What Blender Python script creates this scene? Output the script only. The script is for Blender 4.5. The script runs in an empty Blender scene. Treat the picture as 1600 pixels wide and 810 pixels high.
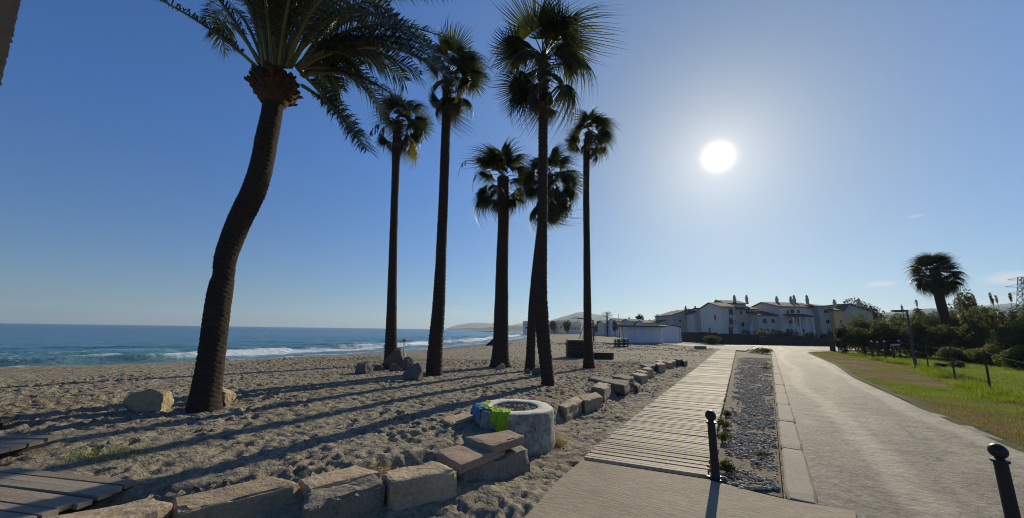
import bpy, math, random
import numpy as np
from mathutils import Vector, Matrix, noise as mnoise

scene = bpy.context.scene
col = scene.collection
R = math.radians
rng = np.random.default_rng(7)

# ------------------------------------------------------------------ camera
F_PX, CAM_H, ROLL, HOR = 570.0, 2.0, R(0.8), 516.0      # photograph is 1600 x 810
_pitch = math.atan((HOR - 405) * math.cos(ROLL) / F_PX)
_cp, _sp = math.cos(_pitch), math.sin(_pitch)
_U0 = np.array([0, -_sp, _cp])
CF = np.array([0, _cp, _sp])
CR = math.cos(ROLL) * np.array([1.0, 0, 0]) + math.sin(ROLL) * _U0
CU = -math.sin(ROLL) * np.array([1.0, 0, 0]) + math.cos(ROLL) * _U0
CO = np.array([0, 0, CAM_H])
cam_d = bpy.data.cameras.new('camera')
cam = bpy.data.objects.new('camera', cam_d)
col.objects.link(cam)
cam_d.sensor_width = 36
cam_d.lens = F_PX / 1600 * 36
cam_d.clip_start = 0.05
cam_d.clip_end = 90000
cam.matrix_world = Matrix(((CR[0], CU[0], -CF[0], 0), (CR[1], CU[1], -CF[1], 0), (CR[2], CU[2], -CF[2], CAM_H), (0, 0, 0, 1)))
scene.camera = cam
scene.render.resolution_x, scene.render.resolution_y = 1024, 518

def ray(x, y):
    return CF * F_PX + CR * (x - 800) + CU * (405 - y)
def G(x, y, z=0.0):            # where the sight line through a photo point meets height z
    d = ray(x, y)
    return CO + d * ((z - CAM_H) / d[2])
def at(x, y, Y):               # ... or the upright plane at depth Y
    d = ray(x, y)
    return CO + d * (Y / d[1])

# ------------------------------------------------------------------ world, sun, exposure
SUN_EL, SUN_AZ = R(23.65), R(31.2)
sun_dir = Vector((math.sin(SUN_AZ) * math.cos(SUN_EL), math.cos(SUN_AZ) * math.cos(SUN_EL), math.sin(SUN_EL)))
world = bpy.data.worlds.new('World')
scene.world = world
world.use_nodes = True
wn, wl = world.node_tree.nodes, world.node_tree.links
wn.clear()
w_out = wn.new('ShaderNodeOutputWorld')
sky = wn.new('ShaderNodeTexSky')
sky.sky_type = 'NISHITA'
sky.sun_disc = False
sky.sun_elevation = SUN_EL
sky.sun_rotation = SUN_AZ
sky.altitude = 0
sky.air_density = 1.0
sky.dust_density = 0.2
sky.ozone_density = 3.5
tint = wn.new('ShaderNodeMix'); tint.data_type = 'RGBA'; tint.blend_type = 'MULTIPLY'
tint.inputs[0].default_value = 1.0
gam = wn.new('ShaderNodeGamma'); gam.inputs['Gamma'].default_value = 0.84
wl.new(sky.outputs[0], gam.inputs[0]); wl.new(gam.outputs[0], tint.inputs[6]); 
hz = wn.new('ShaderNodeMix'); hz.data_type = 'RGBA'                      # the air is whiter low down
hz.inputs[6].default_value = (0.78, 0.86, 0.90, 1); hz.inputs[7].default_value = (0.46, 0.95, 1.62, 1)
sepz = wn.new('ShaderNodeSeparateXYZ')
bg = wn.new('ShaderNodeBackground')
bg.inputs['Strength'].default_value = 0.082
def wmath(op, a, b=None, c=None):
    n = wn.new('ShaderNodeMath'); n.operation = op
    for i, v in enumerate((a, b, c)):
        if v is None: continue
        if isinstance(v, (int, float)): n.inputs[i].default_value = v
        else: wl.new(v, n.inputs[i])
    return n.outputs[0]
tc = wn.new('ShaderNodeTexCoord')
nrm = wn.new('ShaderNodeVectorMath'); nrm.operation = 'NORMALIZE'
wl.new(tc.outputs['Generated'], nrm.inputs[0])
wl.new(nrm.outputs[0], sepz.inputs[0])
hzf = wn.new('ShaderNodeMapRange'); hzf.inputs[1].default_value = 0.0; hzf.inputs[2].default_value = 0.42
wl.new(sepz.outputs['Z'], hzf.inputs[0]); wl.new(hz.outputs[2], tint.inputs[7])
def wdot(v):
    n = wn.new('ShaderNodeVectorMath'); n.operation = 'DOT_PRODUCT'
    wl.new(nrm.outputs[0], n.inputs[0]); n.inputs[1].default_value = v
    return n.outputs['Value']
theta = wmath('ARCCOSINE', wmath('MINIMUM', wdot(tuple(sun_dir)), 1.0))
thf = wn.new('ShaderNodeMapRange'); thf.interpolation_type = 'SMOOTHSTEP'        # white aureole, blue far from the sun
thf.inputs[1].default_value = R(4.0); thf.inputs[2].default_value = R(46.0); wl.new(theta, thf.inputs[0])
wl.new(wmath('MULTIPLY', thf.outputs[0], wmath('ADD', wmath('MULTIPLY', hzf.outputs[0], 0.75), 0.25)), hz.inputs[0])
# the sun itself and the bright air right round it (forward scattering)
disc = wmath('MULTIPLY', wmath('EXPONENT', wmath('MULTIPLY', wmath('POWER', wmath('DIVIDE', theta, R(1.25)), 2.0), -1.0)), 2.6)
halo = wmath('MULTIPLY', wmath('EXPONENT', wmath('MULTIPLY', wmath('DIVIDE', theta, R(5.0)), -1.0)), 0.40)
sun_bg = wn.new('ShaderNodeBackground')
sun_bg.inputs['Color'].default_value = (1.0, 0.86, 0.60, 1)
halo2 = wmath('MULTIPLY', wmath('EXPONENT', wmath('MULTIPLY', wmath('DIVIDE', theta, R(20.0)), -1.0)), 0.17)
wl.new(wmath('ADD', wmath('ADD', disc, halo), halo2), sun_bg.inputs['Strength'])
# a few small low clouds
cn = wn.new('ShaderNodeTexNoise'); cn.inputs['Scale'].default_value = 9; cn.inputs['Detail'].default_value = 7; cn.inputs['Roughness'].default_value = 0.62
mp = wn.new('ShaderNodeMapping'); mp.inputs['Scale'].default_value = (1, 1, 3.2)
wl.new(nrm.outputs[0], mp.inputs[0]); wl.new(mp.outputs[0], cn.inputs['Vector'])
def cloud_patch(px, py, wid, hei, amp):
    d = Vector(ray(px, py)).normalized()
    e1 = Vector((d.y, -d.x, 0)).normalized(); e2 = e1.cross(d)
    q = wmath('ADD', wmath('POWER', wmath('DIVIDE', wdot(tuple(e1)), R(wid)), 2.0), wmath('POWER', wmath('DIVIDE', wdot(tuple(e2)), R(hei)), 2.0))
    front = wmath('GREATER_THAN', wdot(tuple(d)), 0.3)
    return wmath('MULTIPLY', wmath('MULTIPLY', wmath('EXPONENT', wmath('MULTIPLY', q, -1.0)), amp), front)
patch = None
for a in ((1374, 444, 2.0, 0.45, 0.62), (1310, 459, 0.9, 0.3, 0.45), (1598, 434, 2.3, 0.9, 0.66), (1560, 470, 3.0, 1.0, 0.5), (1432, 338, 1.0, 0.3, 0.4),
          (70, 468, 6, 0.6, 0.30), (720, 490, 3.0, 0.8, 0.34)):
    p_ = cloud_patch(*a)
    patch = p_ if patch is None else wmath('ADD', patch, p_)
cl = wmath('MULTIPLY', wmath('SUBTRACT', wmath('ADD', cn.outputs['Fac'], patch), 0.80), 3.0)
clc = wn.new('ShaderNodeClamp'); wl.new(cl, clc.inputs[0]); clc.inputs['Max'].default_value = 0.75
mixc = wn.new('ShaderNodeMix'); mixc.data_type = 'RGBA'
wl.new(clc.outputs[0], mixc.inputs[0]); wl.new(tint.outputs[2], mixc.inputs[6])
mixc.inputs[7].default_value = (7.0, 7.2, 7.5, 1)
wl.new(mixc.outputs[2], bg.inputs['Color'])
wide_bg = wn.new('ShaderNodeBackground')
wide_bg.inputs['Color'].default_value = (0.18, 0.50, 1.0, 1)
wl.new(wmath('MULTIPLY', wmath('EXPONENT', wmath('MULTIPLY', wmath('POWER', wmath('DIVIDE', theta, R(45.0)), 2.0), -1.0)), 0.10), wide_bg.inputs['Strength'])
addw0 = wn.new('ShaderNodeAddShader'); wl.new(bg.outputs[0], addw0.inputs[0]); wl.new(wide_bg.outputs[0], addw0.inputs[1])
addw = wn.new('ShaderNodeAddShader')
wl.new(addw0.outputs[0], addw.inputs[0]); wl.new(sun_bg.outputs[0], addw.inputs[1])
wl.new(addw.outputs[0], w_out.inputs['Surface'])

sun_l = bpy.data.lights.new('sun', 'SUN')
sun_l.energy = 5.0
sun_l.angle = R(0.5)
sun_l.color = (1.0, 0.90, 0.68)
sun_o = bpy.data.objects.new('sun', sun_l)
col.objects.link(sun_o)
sun_o.rotation_euler = sun_dir.to_track_quat('Z', 'Y').to_euler()

vs = scene.view_settings
vs.view_transform = 'Standard'; vs.look = 'None'; vs.exposure = 0.06; vs.gamma = 1.0; vs.use_curve_mapping = False
scene.cycles.use_denoising = True
scene.cycles.use_adaptive_sampling = False
scene.cycles.filter_width = 1.0
scene.cycles.max_bounces = 6
scene.cycles.transparent_max_bounces = 8

# ------------------------------------------------------------------ materials
def nodes_of(name):
    m = bpy.data.materials.new(name); m.use_nodes = True
    nt = m.node_tree
    return m, nt, nt.nodes['Principled BSDF'], nt.nodes['Material Output']
def ramp(nt, fac, stops):
    r = nt.nodes.new('ShaderNodeValToRGB')
    el = r.color_ramp.elements
    while len(el) < len(stops): el.new(0.5)
    for e, (p, c) in zip(el, stops):
        e.position = p; e.color = (*c, 1) if len(c) == 3 else c
    nt.links.new(fac, r.inputs[0])
    return r.outputs[0]
def tnoise(nt, vec, scale, detail=6, rough=0.55, dist=0.0):
    n = nt.nodes.new('ShaderNodeTexNoise')
    n.inputs['Scale'].default_value = scale; n.inputs['Detail'].default_value = detail
    n.inputs['Roughness'].default_value = rough; n.inputs['Distortion'].default_value = dist
    if vec is not None: nt.links.new(vec, n.inputs['Vector'])
    return n.outputs['Fac']
def tmap(nt, vec, scale=(1, 1, 1), rot=(0, 0, 0)):
    a = nt.nodes.new('ShaderNodeMapping'); a.inputs['Rotation'].default_value = rot      # turn first, then stretch
    n = nt.nodes.new('ShaderNodeMapping'); n.inputs['Scale'].default_value = scale
    nt.links.new(vec, a.inputs['Vector']); nt.links.new(a.outputs[0], n.inputs['Vector'])
    return n.outputs[0]
def pos(nt):
    return nt.nodes.new('ShaderNodeNewGeometry').outputs['Position']
def mth(nt, op, a, b=None, c=None):
    n = nt.nodes.new('ShaderNodeMath'); n.operation = op
    for i, v in enumerate((a, b, c)):
        if v is None: continue
        if isinstance(v, (int, float)): n.inputs[i].default_value = v
        else: nt.links.new(v, n.inputs[i])
    return n.outputs[0]
def mixcol(nt, fac, a, b, mode='MIX'):
    n = nt.nodes.new('ShaderNodeMix'); n.data_type = 'RGBA'; n.blend_type = mode
    for i, v in ((0, fac), (6, a), (7, b)):
        if isinstance(v, (int, float)): n.inputs[i].default_value = v
        elif isinstance(v, tuple): n.inputs[i].default_value = (*v, 1)
        else: nt.links.new(v, n.inputs[i])
    return n.outputs[2]
def bump(nt, bs, h, dist, strength=1.0):
    b = nt.nodes.new('ShaderNodeBump')
    b.inputs['Strength'].default_value = strength; b.inputs['Distance'].default_value = dist
    nt.links.new(h, b.inputs['Height'])
    nt.links.new(b.outputs[0], bs.inputs['Normal'])
    return b
def attr(nt, name):
    a = nt.nodes.new('ShaderNodeAttribute'); a.attribute_name = name
    return a.outputs['Fac']

def mat(name, c1, c2=None, scale=6, rough=0.85, bd=0.0, bscale=None, stretch=(1, 1, 1), rot=(0, 0, 0), spec=0.3, contrast=0.25, rnd=0.0, metallic=0.0, fine=0.0):
    m, nt, bs, out = nodes_of(name)
    v = tmap(nt, pos(nt), stretch, rot)
    c2 = c2 or tuple(x * 0.72 for x in c1)
    f = tnoise(nt, v, scale, 8, 0.62)
    c = ramp(nt, f, [(0.5 - contrast, c2), (0.5 + contrast, c1)])
    if fine:
        f2 = tnoise(nt, v, scale * 9, 4, 0.6)
        c = mixcol(nt, fine, c, ramp(nt, f2, [(0.3, tuple(x * 0.4 for x in c2)), (0.7, tuple(min(1, x * 1.35) for x in c1))]))
    if rnd:
        oi = nt.nodes.new('ShaderNodeObjectInfo')
        h = nt.nodes.new('ShaderNodeHueSaturation')
        nt.links.new(mth(nt, 'ADD', mth(nt, 'MULTIPLY', oi.outputs['Random'], rnd), 1 - rnd / 2), h.inputs['Value'])
        nt.links.new(c, h.inputs['Color']); c = h.outputs[0]
    nt.links.new(c, bs.inputs['Base Color'])
    bs.inputs['Roughness'].default_value = rough
    bs.inputs['Specular IOR Level'].default_value = spec
    bs.inputs['Metallic'].default_value = metallic
    if bd:
        bump(nt, bs, tnoise(nt, v, bscale or scale * 3, 8, 0.65), bd)
    return m

def leafmat(name, c1, c2, trans=0.35, rough=0.45, scale=1.5, tcol=None, rnd=0.35, spec=0.4):
    m, nt, bs, out = nodes_of(name)
    f = tnoise(nt, pos(nt), scale, 5)
    c = ramp(nt, f, [(0.3, c2), (0.7, c1)])
    oi = nt.nodes.new('ShaderNodeObjectInfo')
    h = nt.nodes.new('ShaderNodeHueSaturation')
    nt.links.new(mth(nt, 'ADD', mth(nt, 'MULTIPLY', oi.outputs['Random'], rnd), 1 - rnd / 2), h.inputs['Value'])
    nt.links.new(c, h.inputs['Color'])
    nt.links.new(h.outputs[0], bs.inputs['Base Color'])
    bs.inputs['Roughness'].default_value = rough
    bs.inputs['Specular IOR Level'].default_value = spec
    t = nt.nodes.new('ShaderNodeBsdfTranslucent')
    nt.links.new(mixcol(nt, 1.0, h.outputs[0], tcol or (1.5, 1.6, 0.7), 'MULTIPLY'), t.inputs['Color'])
    mx = nt.nodes.new('ShaderNodeMixShader'); mx.inputs[0].default_value = trans
    nt.links.new(bs.outputs[0], mx.inputs[1]); nt.links.new(t.outputs[0], mx.inputs[2])
    nt.links.new(mx.outputs[0], out.inputs['Surface'])
    return m

# ground sand: dry trodden sand, dark when wet near the water's edge
def sand_material():
    m, nt, bs, out = nodes_of('sand')
    p = pos(nt)
    f1 = tnoise(nt, p, 0.5, 5); f2 = tnoise(nt, p, 14, 8, 0.7)
    c = ramp(nt, f1, [(0.3, (0.20, 0.170, 0.120)), (0.7, (0.295, 0.255, 0.187))])
    c = mixcol(nt, 0.55, c, ramp(nt, f2, [(0.32, (0.075, 0.062, 0.045)), (0.5, (0.245, 0.208, 0.15)), (0.72, (0.51, 0.445, 0.345))]))
    vor = nt.nodes.new('ShaderNodeTexVoronoi'); vor.inputs['Scale'].default_value = 9
    nt.links.new(p, vor.inputs['Vector'])
    speck = mth(nt, 'MULTIPLY', mth(nt, 'LESS_THAN', vor.outputs['Distance'], 0.13), mth(nt, 'GREATER_THAN', tnoise(nt, p, 2.3, 2), 0.5))
    c = mixcol(nt, mth(nt, 'MULTIPLY', speck, 0.55), c, (0.52, 0.48, 0.42))
    litter = ramp(nt, tnoise(nt, p, 0.23, 6, 0.6), [(0.52, (0, 0, 0)), (0.66, (1, 1, 1))])
    c = mixcol(nt, mth(nt, 'MULTIPLY', litter, 0.35), c, (0.17, 0.115, 0.06))
    wet = nt.nodes.new('ShaderNodeMapRange')
    nt.links.new(mth(nt, 'ADD', attr(nt, 'shore'), mth(nt, 'MULTIPLY', tnoise(nt, p, 0.35, 4), 3.0)), wet.inputs[0])
    wet.inputs[1].default_value = 5.2; wet.inputs[2].default_value = 2.2; wet.inputs[3].default_value = 0; wet.inputs[4].default_value = 1
    c = mixcol(nt, wet.outputs[0], c, (0.09, 0.075, 0.055))
    nt.links.new(c, bs.inputs['Base Color'])
    nt.links.new(mth(nt, 'SUBTRACT', 0.95, mth(nt, 'MULTIPLY', wet.outputs[0], 0.5)), bs.inputs['Roughness'])
    bs.inputs['Specular IOR Level'].default_value = 0.15
    h = mth(nt, 'ADD', mth(nt, 'MULTIPLY', tnoise(nt, p, 3.4, 4, 0.55), 1.5), mth(nt, 'MULTIPLY', tnoise(nt, p, 22, 6, 0.7), 0.30))
    bump(nt, bs, h, 0.11)
    return m
SAND = sand_material()

def n3(nt, p):
    n = nt.nodes.new('ShaderNodeTexNoise'); n.inputs['Scale'].default_value = 1.4; n.inputs['Detail'].default_value = 4
    nt.links.new(p, n.inputs['Vector']); return n.outputs['Color']
def road_material():
    m, nt, bs, out = nodes_of('dusty_road')
    p = pos(nt)
    v = tmap(nt, p, (1, 0.22, 1), (0, 0, R(35)))     # streaks run along the road
    f = tnoise(nt, v, 1.1, 7, 0.62, 0.6)
    c = ramp(nt, f, [(0.36, (0.10, 0.088, 0.072)), (0.5, (0.185, 0.158, 0.124)), (0.64, (0.34, 0.285, 0.212))])
    fine = tnoise(nt, p, 13, 9, 0.74, 0.3)
    c = mixcol(nt, 0.55, c, ramp(nt, fine, [(0.36, (0.065, 0.056, 0.045)), (0.64, (0.38, 0.322, 0.248))]))
    wv = nt.nodes.new('ShaderNodeTexWave'); wv.inputs['Scale'].default_value = 0.16; wv.inputs['Distortion'].default_value = 9; wv.inputs['Detail'].default_value = 3; wv.inputs['Detail Scale'].default_value = 0.7
    nt.links.new(tmap(nt, p, (1, 0.35, 1), (0, 0, R(35))), wv.inputs['Vector'])
    track = ramp(nt, wv.outputs['Fac'], [(0.80, (0, 0, 0)), (0.97, (1, 1, 1))])
    c = mixcol(nt, mth(nt, 'MULTIPLY', track, 0.6), c, (0.42, 0.355, 0.27))
    mott = tnoise(nt, tmap(nt, p, (1, 0.6, 1), (0, 0, R(35))), 3.2, 6, 0.7, 0.8)
    c = mixcol(nt, mth(nt, 'MULTIPLY', ramp(nt, mott, [(0.52, (0, 0, 0)), (0.62, (1, 1, 1))]), 0.45), c, (0.13, 0.112, 0.09))
    vc = nt.nodes.new('ShaderNodeTexVoronoi'); vc.feature = 'DISTANCE_TO_EDGE'; vc.inputs['Scale'].default_value = 0.55
    nt.links.new(mixcol(nt, 0.12, p, n3(nt, p)), vc.inputs['Vector'])
    crack = mth(nt, 'MULTIPLY', mth(nt, 'LESS_THAN', vc.outputs['Distance'], 0.006), mth(nt, 'GREATER_THAN', tnoise(nt, p, 0.4, 2), 0.53))
    c = mixcol(nt, mth(nt, 'MULTIPLY', crack, 0.7), c, (0.05, 0.043, 0.036))
    nt.links.new(c, bs.inputs['Base Color'])
    bs.inputs['Roughness'].default_value = 0.8; bs.inputs['Specular IOR Level'].default_value = 0.22
    bump(nt, bs, mth(nt, 'ADD', mth(nt, 'MULTIPLY', fine, 0.6), tnoise(nt, p, 2.2, 5)), 0.05)
    return m
ROAD = road_material()

def pavement_material():
    m, nt, bs, out = nodes_of('concrete_pavement')
    p = pos(nt)
    f = tnoise(nt, p, 1.3, 7, 0.6)
    c = ramp(nt, f, [(0.3, (0.235, 0.19, 0.132)), (0.7, (0.37, 0.302, 0.212))])
    v = tmap(nt, p, (1, 4.5, 1), (0, 0, R(24)))
    f2 = tnoise(nt, v, 7, 7, 0.7)
    c = mixcol(nt, 0.4, c, ramp(nt, f2, [(0.34, (0.10, 0.08, 0.06)), (0.62, (0.35, 0.295, 0.22))]))
    nt.links.new(c, bs.inputs['Base Color'])
    bs.inputs['Roughness'].default_value = 0.85; bs.inputs['Specular IOR Level'].default_value = 0.25
    bump(nt, bs, f2, 0.012)
    return m
PAVE = pavement_material()

def grass_ground_material(name, green, brown, bias):
    m, nt, bs, out = nodes_of(name)
    p = pos(nt)
    f = tnoise(nt, p, 0.42, 7, 0.62)
    g = tnoise(nt, p, 9, 6, 0.7)
    c = mixcol(nt, ramp(nt, f, [(0.5 + bias - 0.12, (0, 0, 0)), (0.5 + bias + 0.10, (1, 1, 1))]), green, brown)
    c = mixcol(nt, 0.5, c, ramp(nt, g, [(0.3, (0.25, 0.25, 0.25)), (0.7, (1.3, 1.3, 1.3))]), 'MULTIPLY')
    nt.links.new(c, bs.inputs['Base Color'])
    bs.inputs['Roughness'].default_value = 0.95; bs.inputs['Specular IOR Level'].default_value = 0.1
    bump(nt, bs, g, 0.06)
    return m
VERGE = grass_ground_material('verge_turf', (0.095, 0.098, 0.034), (0.16, 0.115, 0.06), 0.09)
LAWN = grass_ground_material('lawn_turf', (0.12, 0.16, 0.035), (0.13, 0.14, 0.04), 0.25)

def sea_material():
    m, nt, bs, out = nodes_of('sea_water')
    p = pos(nt)
    d = attr(nt, 'shore')                       # metres from the water's edge, out to sea negative
    n1 = tnoise(nt, tmap(nt, p, (1, 1, 1), (0, 0, R(-52))), 0.11, 5, 0.6, 0.4)
    lace = tnoise(nt, p, 1.1, 7, 0.72, 0.5)
    dd = mth(nt, 'ADD', d, mth(nt, 'MULTIPLY', mth(nt, 'SUBTRACT', n1, 0.5), 13.0))
    def band(c0, wd, amp):
        q = mth(nt, 'POWER', mth(nt, 'DIVIDE', mth(nt, 'SUBTRACT', dd, c0), wd), 2.0)
        return mth(nt, 'MULTIPLY', mth(nt, 'EXPONENT', mth(nt, 'MULTIPLY', q, -1.0)), amp)
    b = mth(nt, 'ADD', mth(nt, 'ADD', band(-2.2, 1.8, 0.7), band(-9.5, 3.4, 1.0)), mth(nt, 'ADD', band(-17.0, 2.0, 0.55), band(-30, 2.2, 0.28)))
    foam = nt.nodes.new('ShaderNodeMapRange'); foam.clamp = True
    nt.links.new(mth(nt, 'SUBTRACT', mth(nt, 'ADD', b, lace), 1.0), foam.inputs[0])
    foam.inputs[1].default_value = 0.0; foam.inputs[2].default_value = 0.42
    shallow = nt.nodes.new('ShaderNodeMapRange'); nt.links.new(d, shallow.inputs[0])
    shallow.inputs[1].default_value = -160; shallow.inputs[2].default_value = 0
    wc = ramp(nt, shallow.outputs[0], [(0.0, (0.024, 0.115, 0.195)), (0.72, (0.038, 0.155, 0.215)), (0.95, (0.075, 0.19, 0.20)), (1.0, (0.14, 0.17, 0.14))])
    c = mixcol(nt, foam.outputs[0], wc, (0.62, 0.66, 0.68))
    nt.links.new(c, bs.inputs['Base Color'])
    nt.links.new(mth(nt, 'ADD', 0.22, mth(nt, 'MULTIPLY', foam.outputs[0], 0.6)), bs.inputs['Roughness'])
    bs.inputs['IOR'].default_value = 1.33
    bs.inputs['Specular IOR Level'].default_value = 0.5
    sw = tmap(nt, p, (0.45, 1.3, 1), (0, 0, R(-55)))
    h = mth(nt, 'ADD', mth(nt, 'MULTIPLY', tnoise(nt, sw, 0.28, 4, 0.5), 2.2), mth(nt, 'MULTIPLY', tnoise(nt, p, 1.7, 6, 0.6), 0.5))
    bump(nt, bs, h, 0.55)
    return m
SEA = sea_material()
FOAM = mat('sea_foam', (0.75, 0.78, 0.8), (0.55, 0.6, 0.64), 0.8, 0.8, 0.2)

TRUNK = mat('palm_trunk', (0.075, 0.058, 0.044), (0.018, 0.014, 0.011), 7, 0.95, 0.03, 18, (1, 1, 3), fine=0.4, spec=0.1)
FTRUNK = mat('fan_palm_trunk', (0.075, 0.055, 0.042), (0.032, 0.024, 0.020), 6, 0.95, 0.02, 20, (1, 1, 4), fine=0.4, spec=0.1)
BOOT = mat('cut_leaf_base', (0.13, 0.078, 0.042), (0.035, 0.022, 0.014), 9, 0.9, 0.03, 25, fine=0.35)
FROND = leafmat('date_frond', (0.050, 0.064, 0.026), (0.022, 0.031, 0.014), 0.30, 0.38, spec=0.5)
PETIOLE = mat('petiole', (0.20, 0.19, 0.075), (0.10, 0.10, 0.04), 4, 0.5, spec=0.4)
FAN = leafmat('fan_frond', (0.046, 0.054, 0.020), (0.020, 0.025, 0.012), 0.36, 0.5, tcol=(2.2, 2.2, 0.6))
FAN_Y = leafmat('yellowing_fan_frond', (0.14, 0.13, 0.03), (0.07, 0.08, 0.02), 0.42, 0.5, tcol=(1.7, 1.6, 0.5))
FAN_D = leafmat('dead_fan_frond', (0.14, 0.095, 0.055), (0.06, 0.042, 0.026), 0.22, 0.8, tcol=(1.3, 1.1, 0.8))
STONE = mat('limestone_block', (0.45, 0.345, 0.22), (0.24, 0.178, 0.112), 3.2, 0.9, 0.03, 12, rnd=0.3, fine=0.3)
STONE_R = mat('reddish_slab', (0.36, 0.265, 0.185), (0.22, 0.155, 0.108), 2.5, 0.9, 0.015, 14, rnd=0.15, fine=0.25)
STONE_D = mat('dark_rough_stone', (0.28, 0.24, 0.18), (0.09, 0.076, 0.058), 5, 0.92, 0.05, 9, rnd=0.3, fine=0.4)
ROCK_Y = mat('ochre_rock', (0.47, 0.37, 0.22), (0.22, 0.17, 0.10), 3.5, 0.92, 0.05, 8, fine=0.35)
ROCK = mat('grey_rock', (0.20, 0.17, 0.145), (0.085, 0.072, 0.062), 3.5, 0.92, 0.04, 9, fine=0.35, rnd=0.3)
WOOD = mat('weathered_plank', (0.33, 0.27, 0.20), (0.19, 0.15, 0.105), 5, 0.75, 0.006, 20, (0.5, 5, 5), (0, 0, R(11)), rnd=0.3, fine=0.3, spec=0.35)
SLAT = mat('boardwalk_slat', (0.46, 0.385, 0.275), (0.28, 0.228, 0.16), 3, 0.75, 0.006, 20, rnd=0.4, fine=0.4, spec=0.22)
JOIST = mat('dark_bearer', (0.06, 0.048, 0.036), rough=0.95)
KERB = mat('kerb_concrete', (0.33, 0.285, 0.22), (0.20, 0.172, 0.13), 4, 0.88, 0.01, 22, fine=0.3, rnd=0.08)
GRAVEL = mat('crushed_stone', (0.52, 0.455, 0.37), (0.17, 0.145, 0.115), 11, 0.8, 0, spec=0.35)
GRAVEL_BED = mat('gravel_earth', (0.27, 0.215, 0.155), (0.13, 0.10, 0.072), 6, 0.95, 0.05, 20, fine=0.4)
def limewash_material():
    m, nt, bs, out = nodes_of('peeling_limewash')
    p = pos(nt)
    f = tnoise(nt, p, 6.5, 10, 0.72, 0.8)
    c = ramp(nt, f, [(0.34, (0.12, 0.105, 0.082)), (0.46, (0.25, 0.225, 0.182)), (0.58, (0.40, 0.365, 0.305)), (0.74, (0.60, 0.555, 0.475))])
    sep = nt.nodes.new('ShaderNodeSeparateXYZ'); nt.links.new(p, sep.inputs[0])
    topm = mth(nt, 'GREATER_THAN', sep.outputs['Z'], 0.612)
    c = mixcol(nt, mth(nt, 'MULTIPLY', topm, 0.75), c, (0.70, 0.64, 0.53))
    nt.links.new(c, bs.inputs['Base Color']); bs.inputs['Roughness'].default_value = 0.9
    bump(nt, bs, f, 0.03)
    return m
LIME = limewash_material()
IRON = mat('black_iron', (0.012, 0.012, 0.013), (0.02, 0.02, 0.02), 30, 0.42, 0.001, 60, spec=0.35)
TOWEL_G = mat('lime_green_towel', (0.34, 0.50, 0.03), (0.24, 0.38, 0.02), 30, 0.95, 0.004, 120)
TOWEL_B = mat('blue_towel', (0.10, 0.27, 0.40), (0.06, 0.17, 0.28), 30, 0.95, 0.004, 120)
WHITE = mat('white_render', (0.72, 0.72, 0.73), (0.60, 0.60, 0.62), 1.2, 0.85, 0.01, 9, rnd=0.05)
HWHITE = mat('aged_white_render', (0.76, 0.68, 0.58), (0.62, 0.55, 0.47), 0.6, 0.88, 0.01, 9)
CREAM = mat('cream_render', (0.66, 0.57, 0.46), (0.54, 0.46, 0.37), 1.0, 0.88, 0.01, 9)
PINKR = mat('pinkish_render', (0.50, 0.40, 0.35), (0.42, 0.33, 0.29), 1.0, 0.88, 0.01, 9)
ORANGE = mat('ochre_render', (0.80, 0.50, 0.24), (0.68, 0.42, 0.20), 1.0, 0.88, 0.01, 9)
GREYR = mat('grey_render', (0.50, 0.455, 0.41), (0.40, 0.36, 0.325), 1.0, 0.88, 0.01, 9)
def tile_material():
    m, nt, bs, out = nodes_of('clay_roof_tile')
    p = pos(nt)
    f = tnoise(nt, p, 1.5, 7, 0.7)
    c = ramp(nt, f, [(0.3, (0.085, 0.062, 0.052)), (0.7, (0.155, 0.108, 0.085))])
    nt.links.new(c, bs.inputs['Base Color']); bs.inputs['Roughness'].default_value = 0.9
    wv = nt.nodes.new('ShaderNodeTexWave'); wv.inputs['Scale'].default_value = 1.6; wv.inputs['Distortion'].default_value = 0.6
    nt.links.new(p, wv.inputs['Vector'])
    bump(nt, bs, wv.outputs['Fac'], 0.08)
    return m
TILE = tile_material()
GLASS = mat('window_glass', (0.03, 0.034, 0.04), rough=0.12, spec=0.6)
FRAME = mat('window_frame', (0.30, 0.28, 0.26), rough=0.7)
SHUT = mat('dark_opening', (0.045, 0.042, 0.045), rough=0.8)
WALLD = mat('garden_wall', (0.085, 0.072, 0.066), (0.04, 0.034, 0.032), 1.5, 0.95, 0.05, 5, fine=0.3)
FELT = mat('roof_felt', (0.10, 0.09, 0.085), rough=0.9)
BLUEP = mat('blue_paint', (0.03, 0.06, 0.20), rough=0.5)
DARKW = mat('dark_timber', (0.085, 0.060, 0.044), (0.04, 0.03, 0.022), 6, 0.85, 0.01, 18, rnd=0.3)
PALEW = mat('pale_timber', (0.30, 0.26, 0.21), rough=0.8)
STEEL = mat('galvanised_steel', (0.085, 0.087, 0.09), rough=0.6)
CRATE = mat('black_plastic', (0.02, 0.02, 0.022), rough=0.5)
LEAF1 = leafmat('shrub_leaf', (0.105, 0.115, 0.045), (0.040, 0.050, 0.022), 0.46, 0.75, 0.7, spec=.15)
LEAF2 = leafmat('dark_shrub_leaf', (0.10, 0.110, 0.050), (0.040, 0.050, 0.024), 0.45, 0.75, 0.7, spec=.15)
LEAF3 = leafmat('pale_shrub_leaf', (0.125, 0.135, 0.055), (0.055, 0.066, 0.028), 0.45, 0.75, 0.7, spec=.15)
REED = leafmat('dry_reed', (0.15, 0.14, 0.06), (0.07, 0.072, 0.032), 0.35, 0.7, 0.7)
BLADE = leafmat('grass_blade', (0.14, 0.180, 0.032), (0.080, 0.105, 0.022), 0.5, 0.7, 0.8, tcol=(1.7, 1.7, 0.5))
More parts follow.
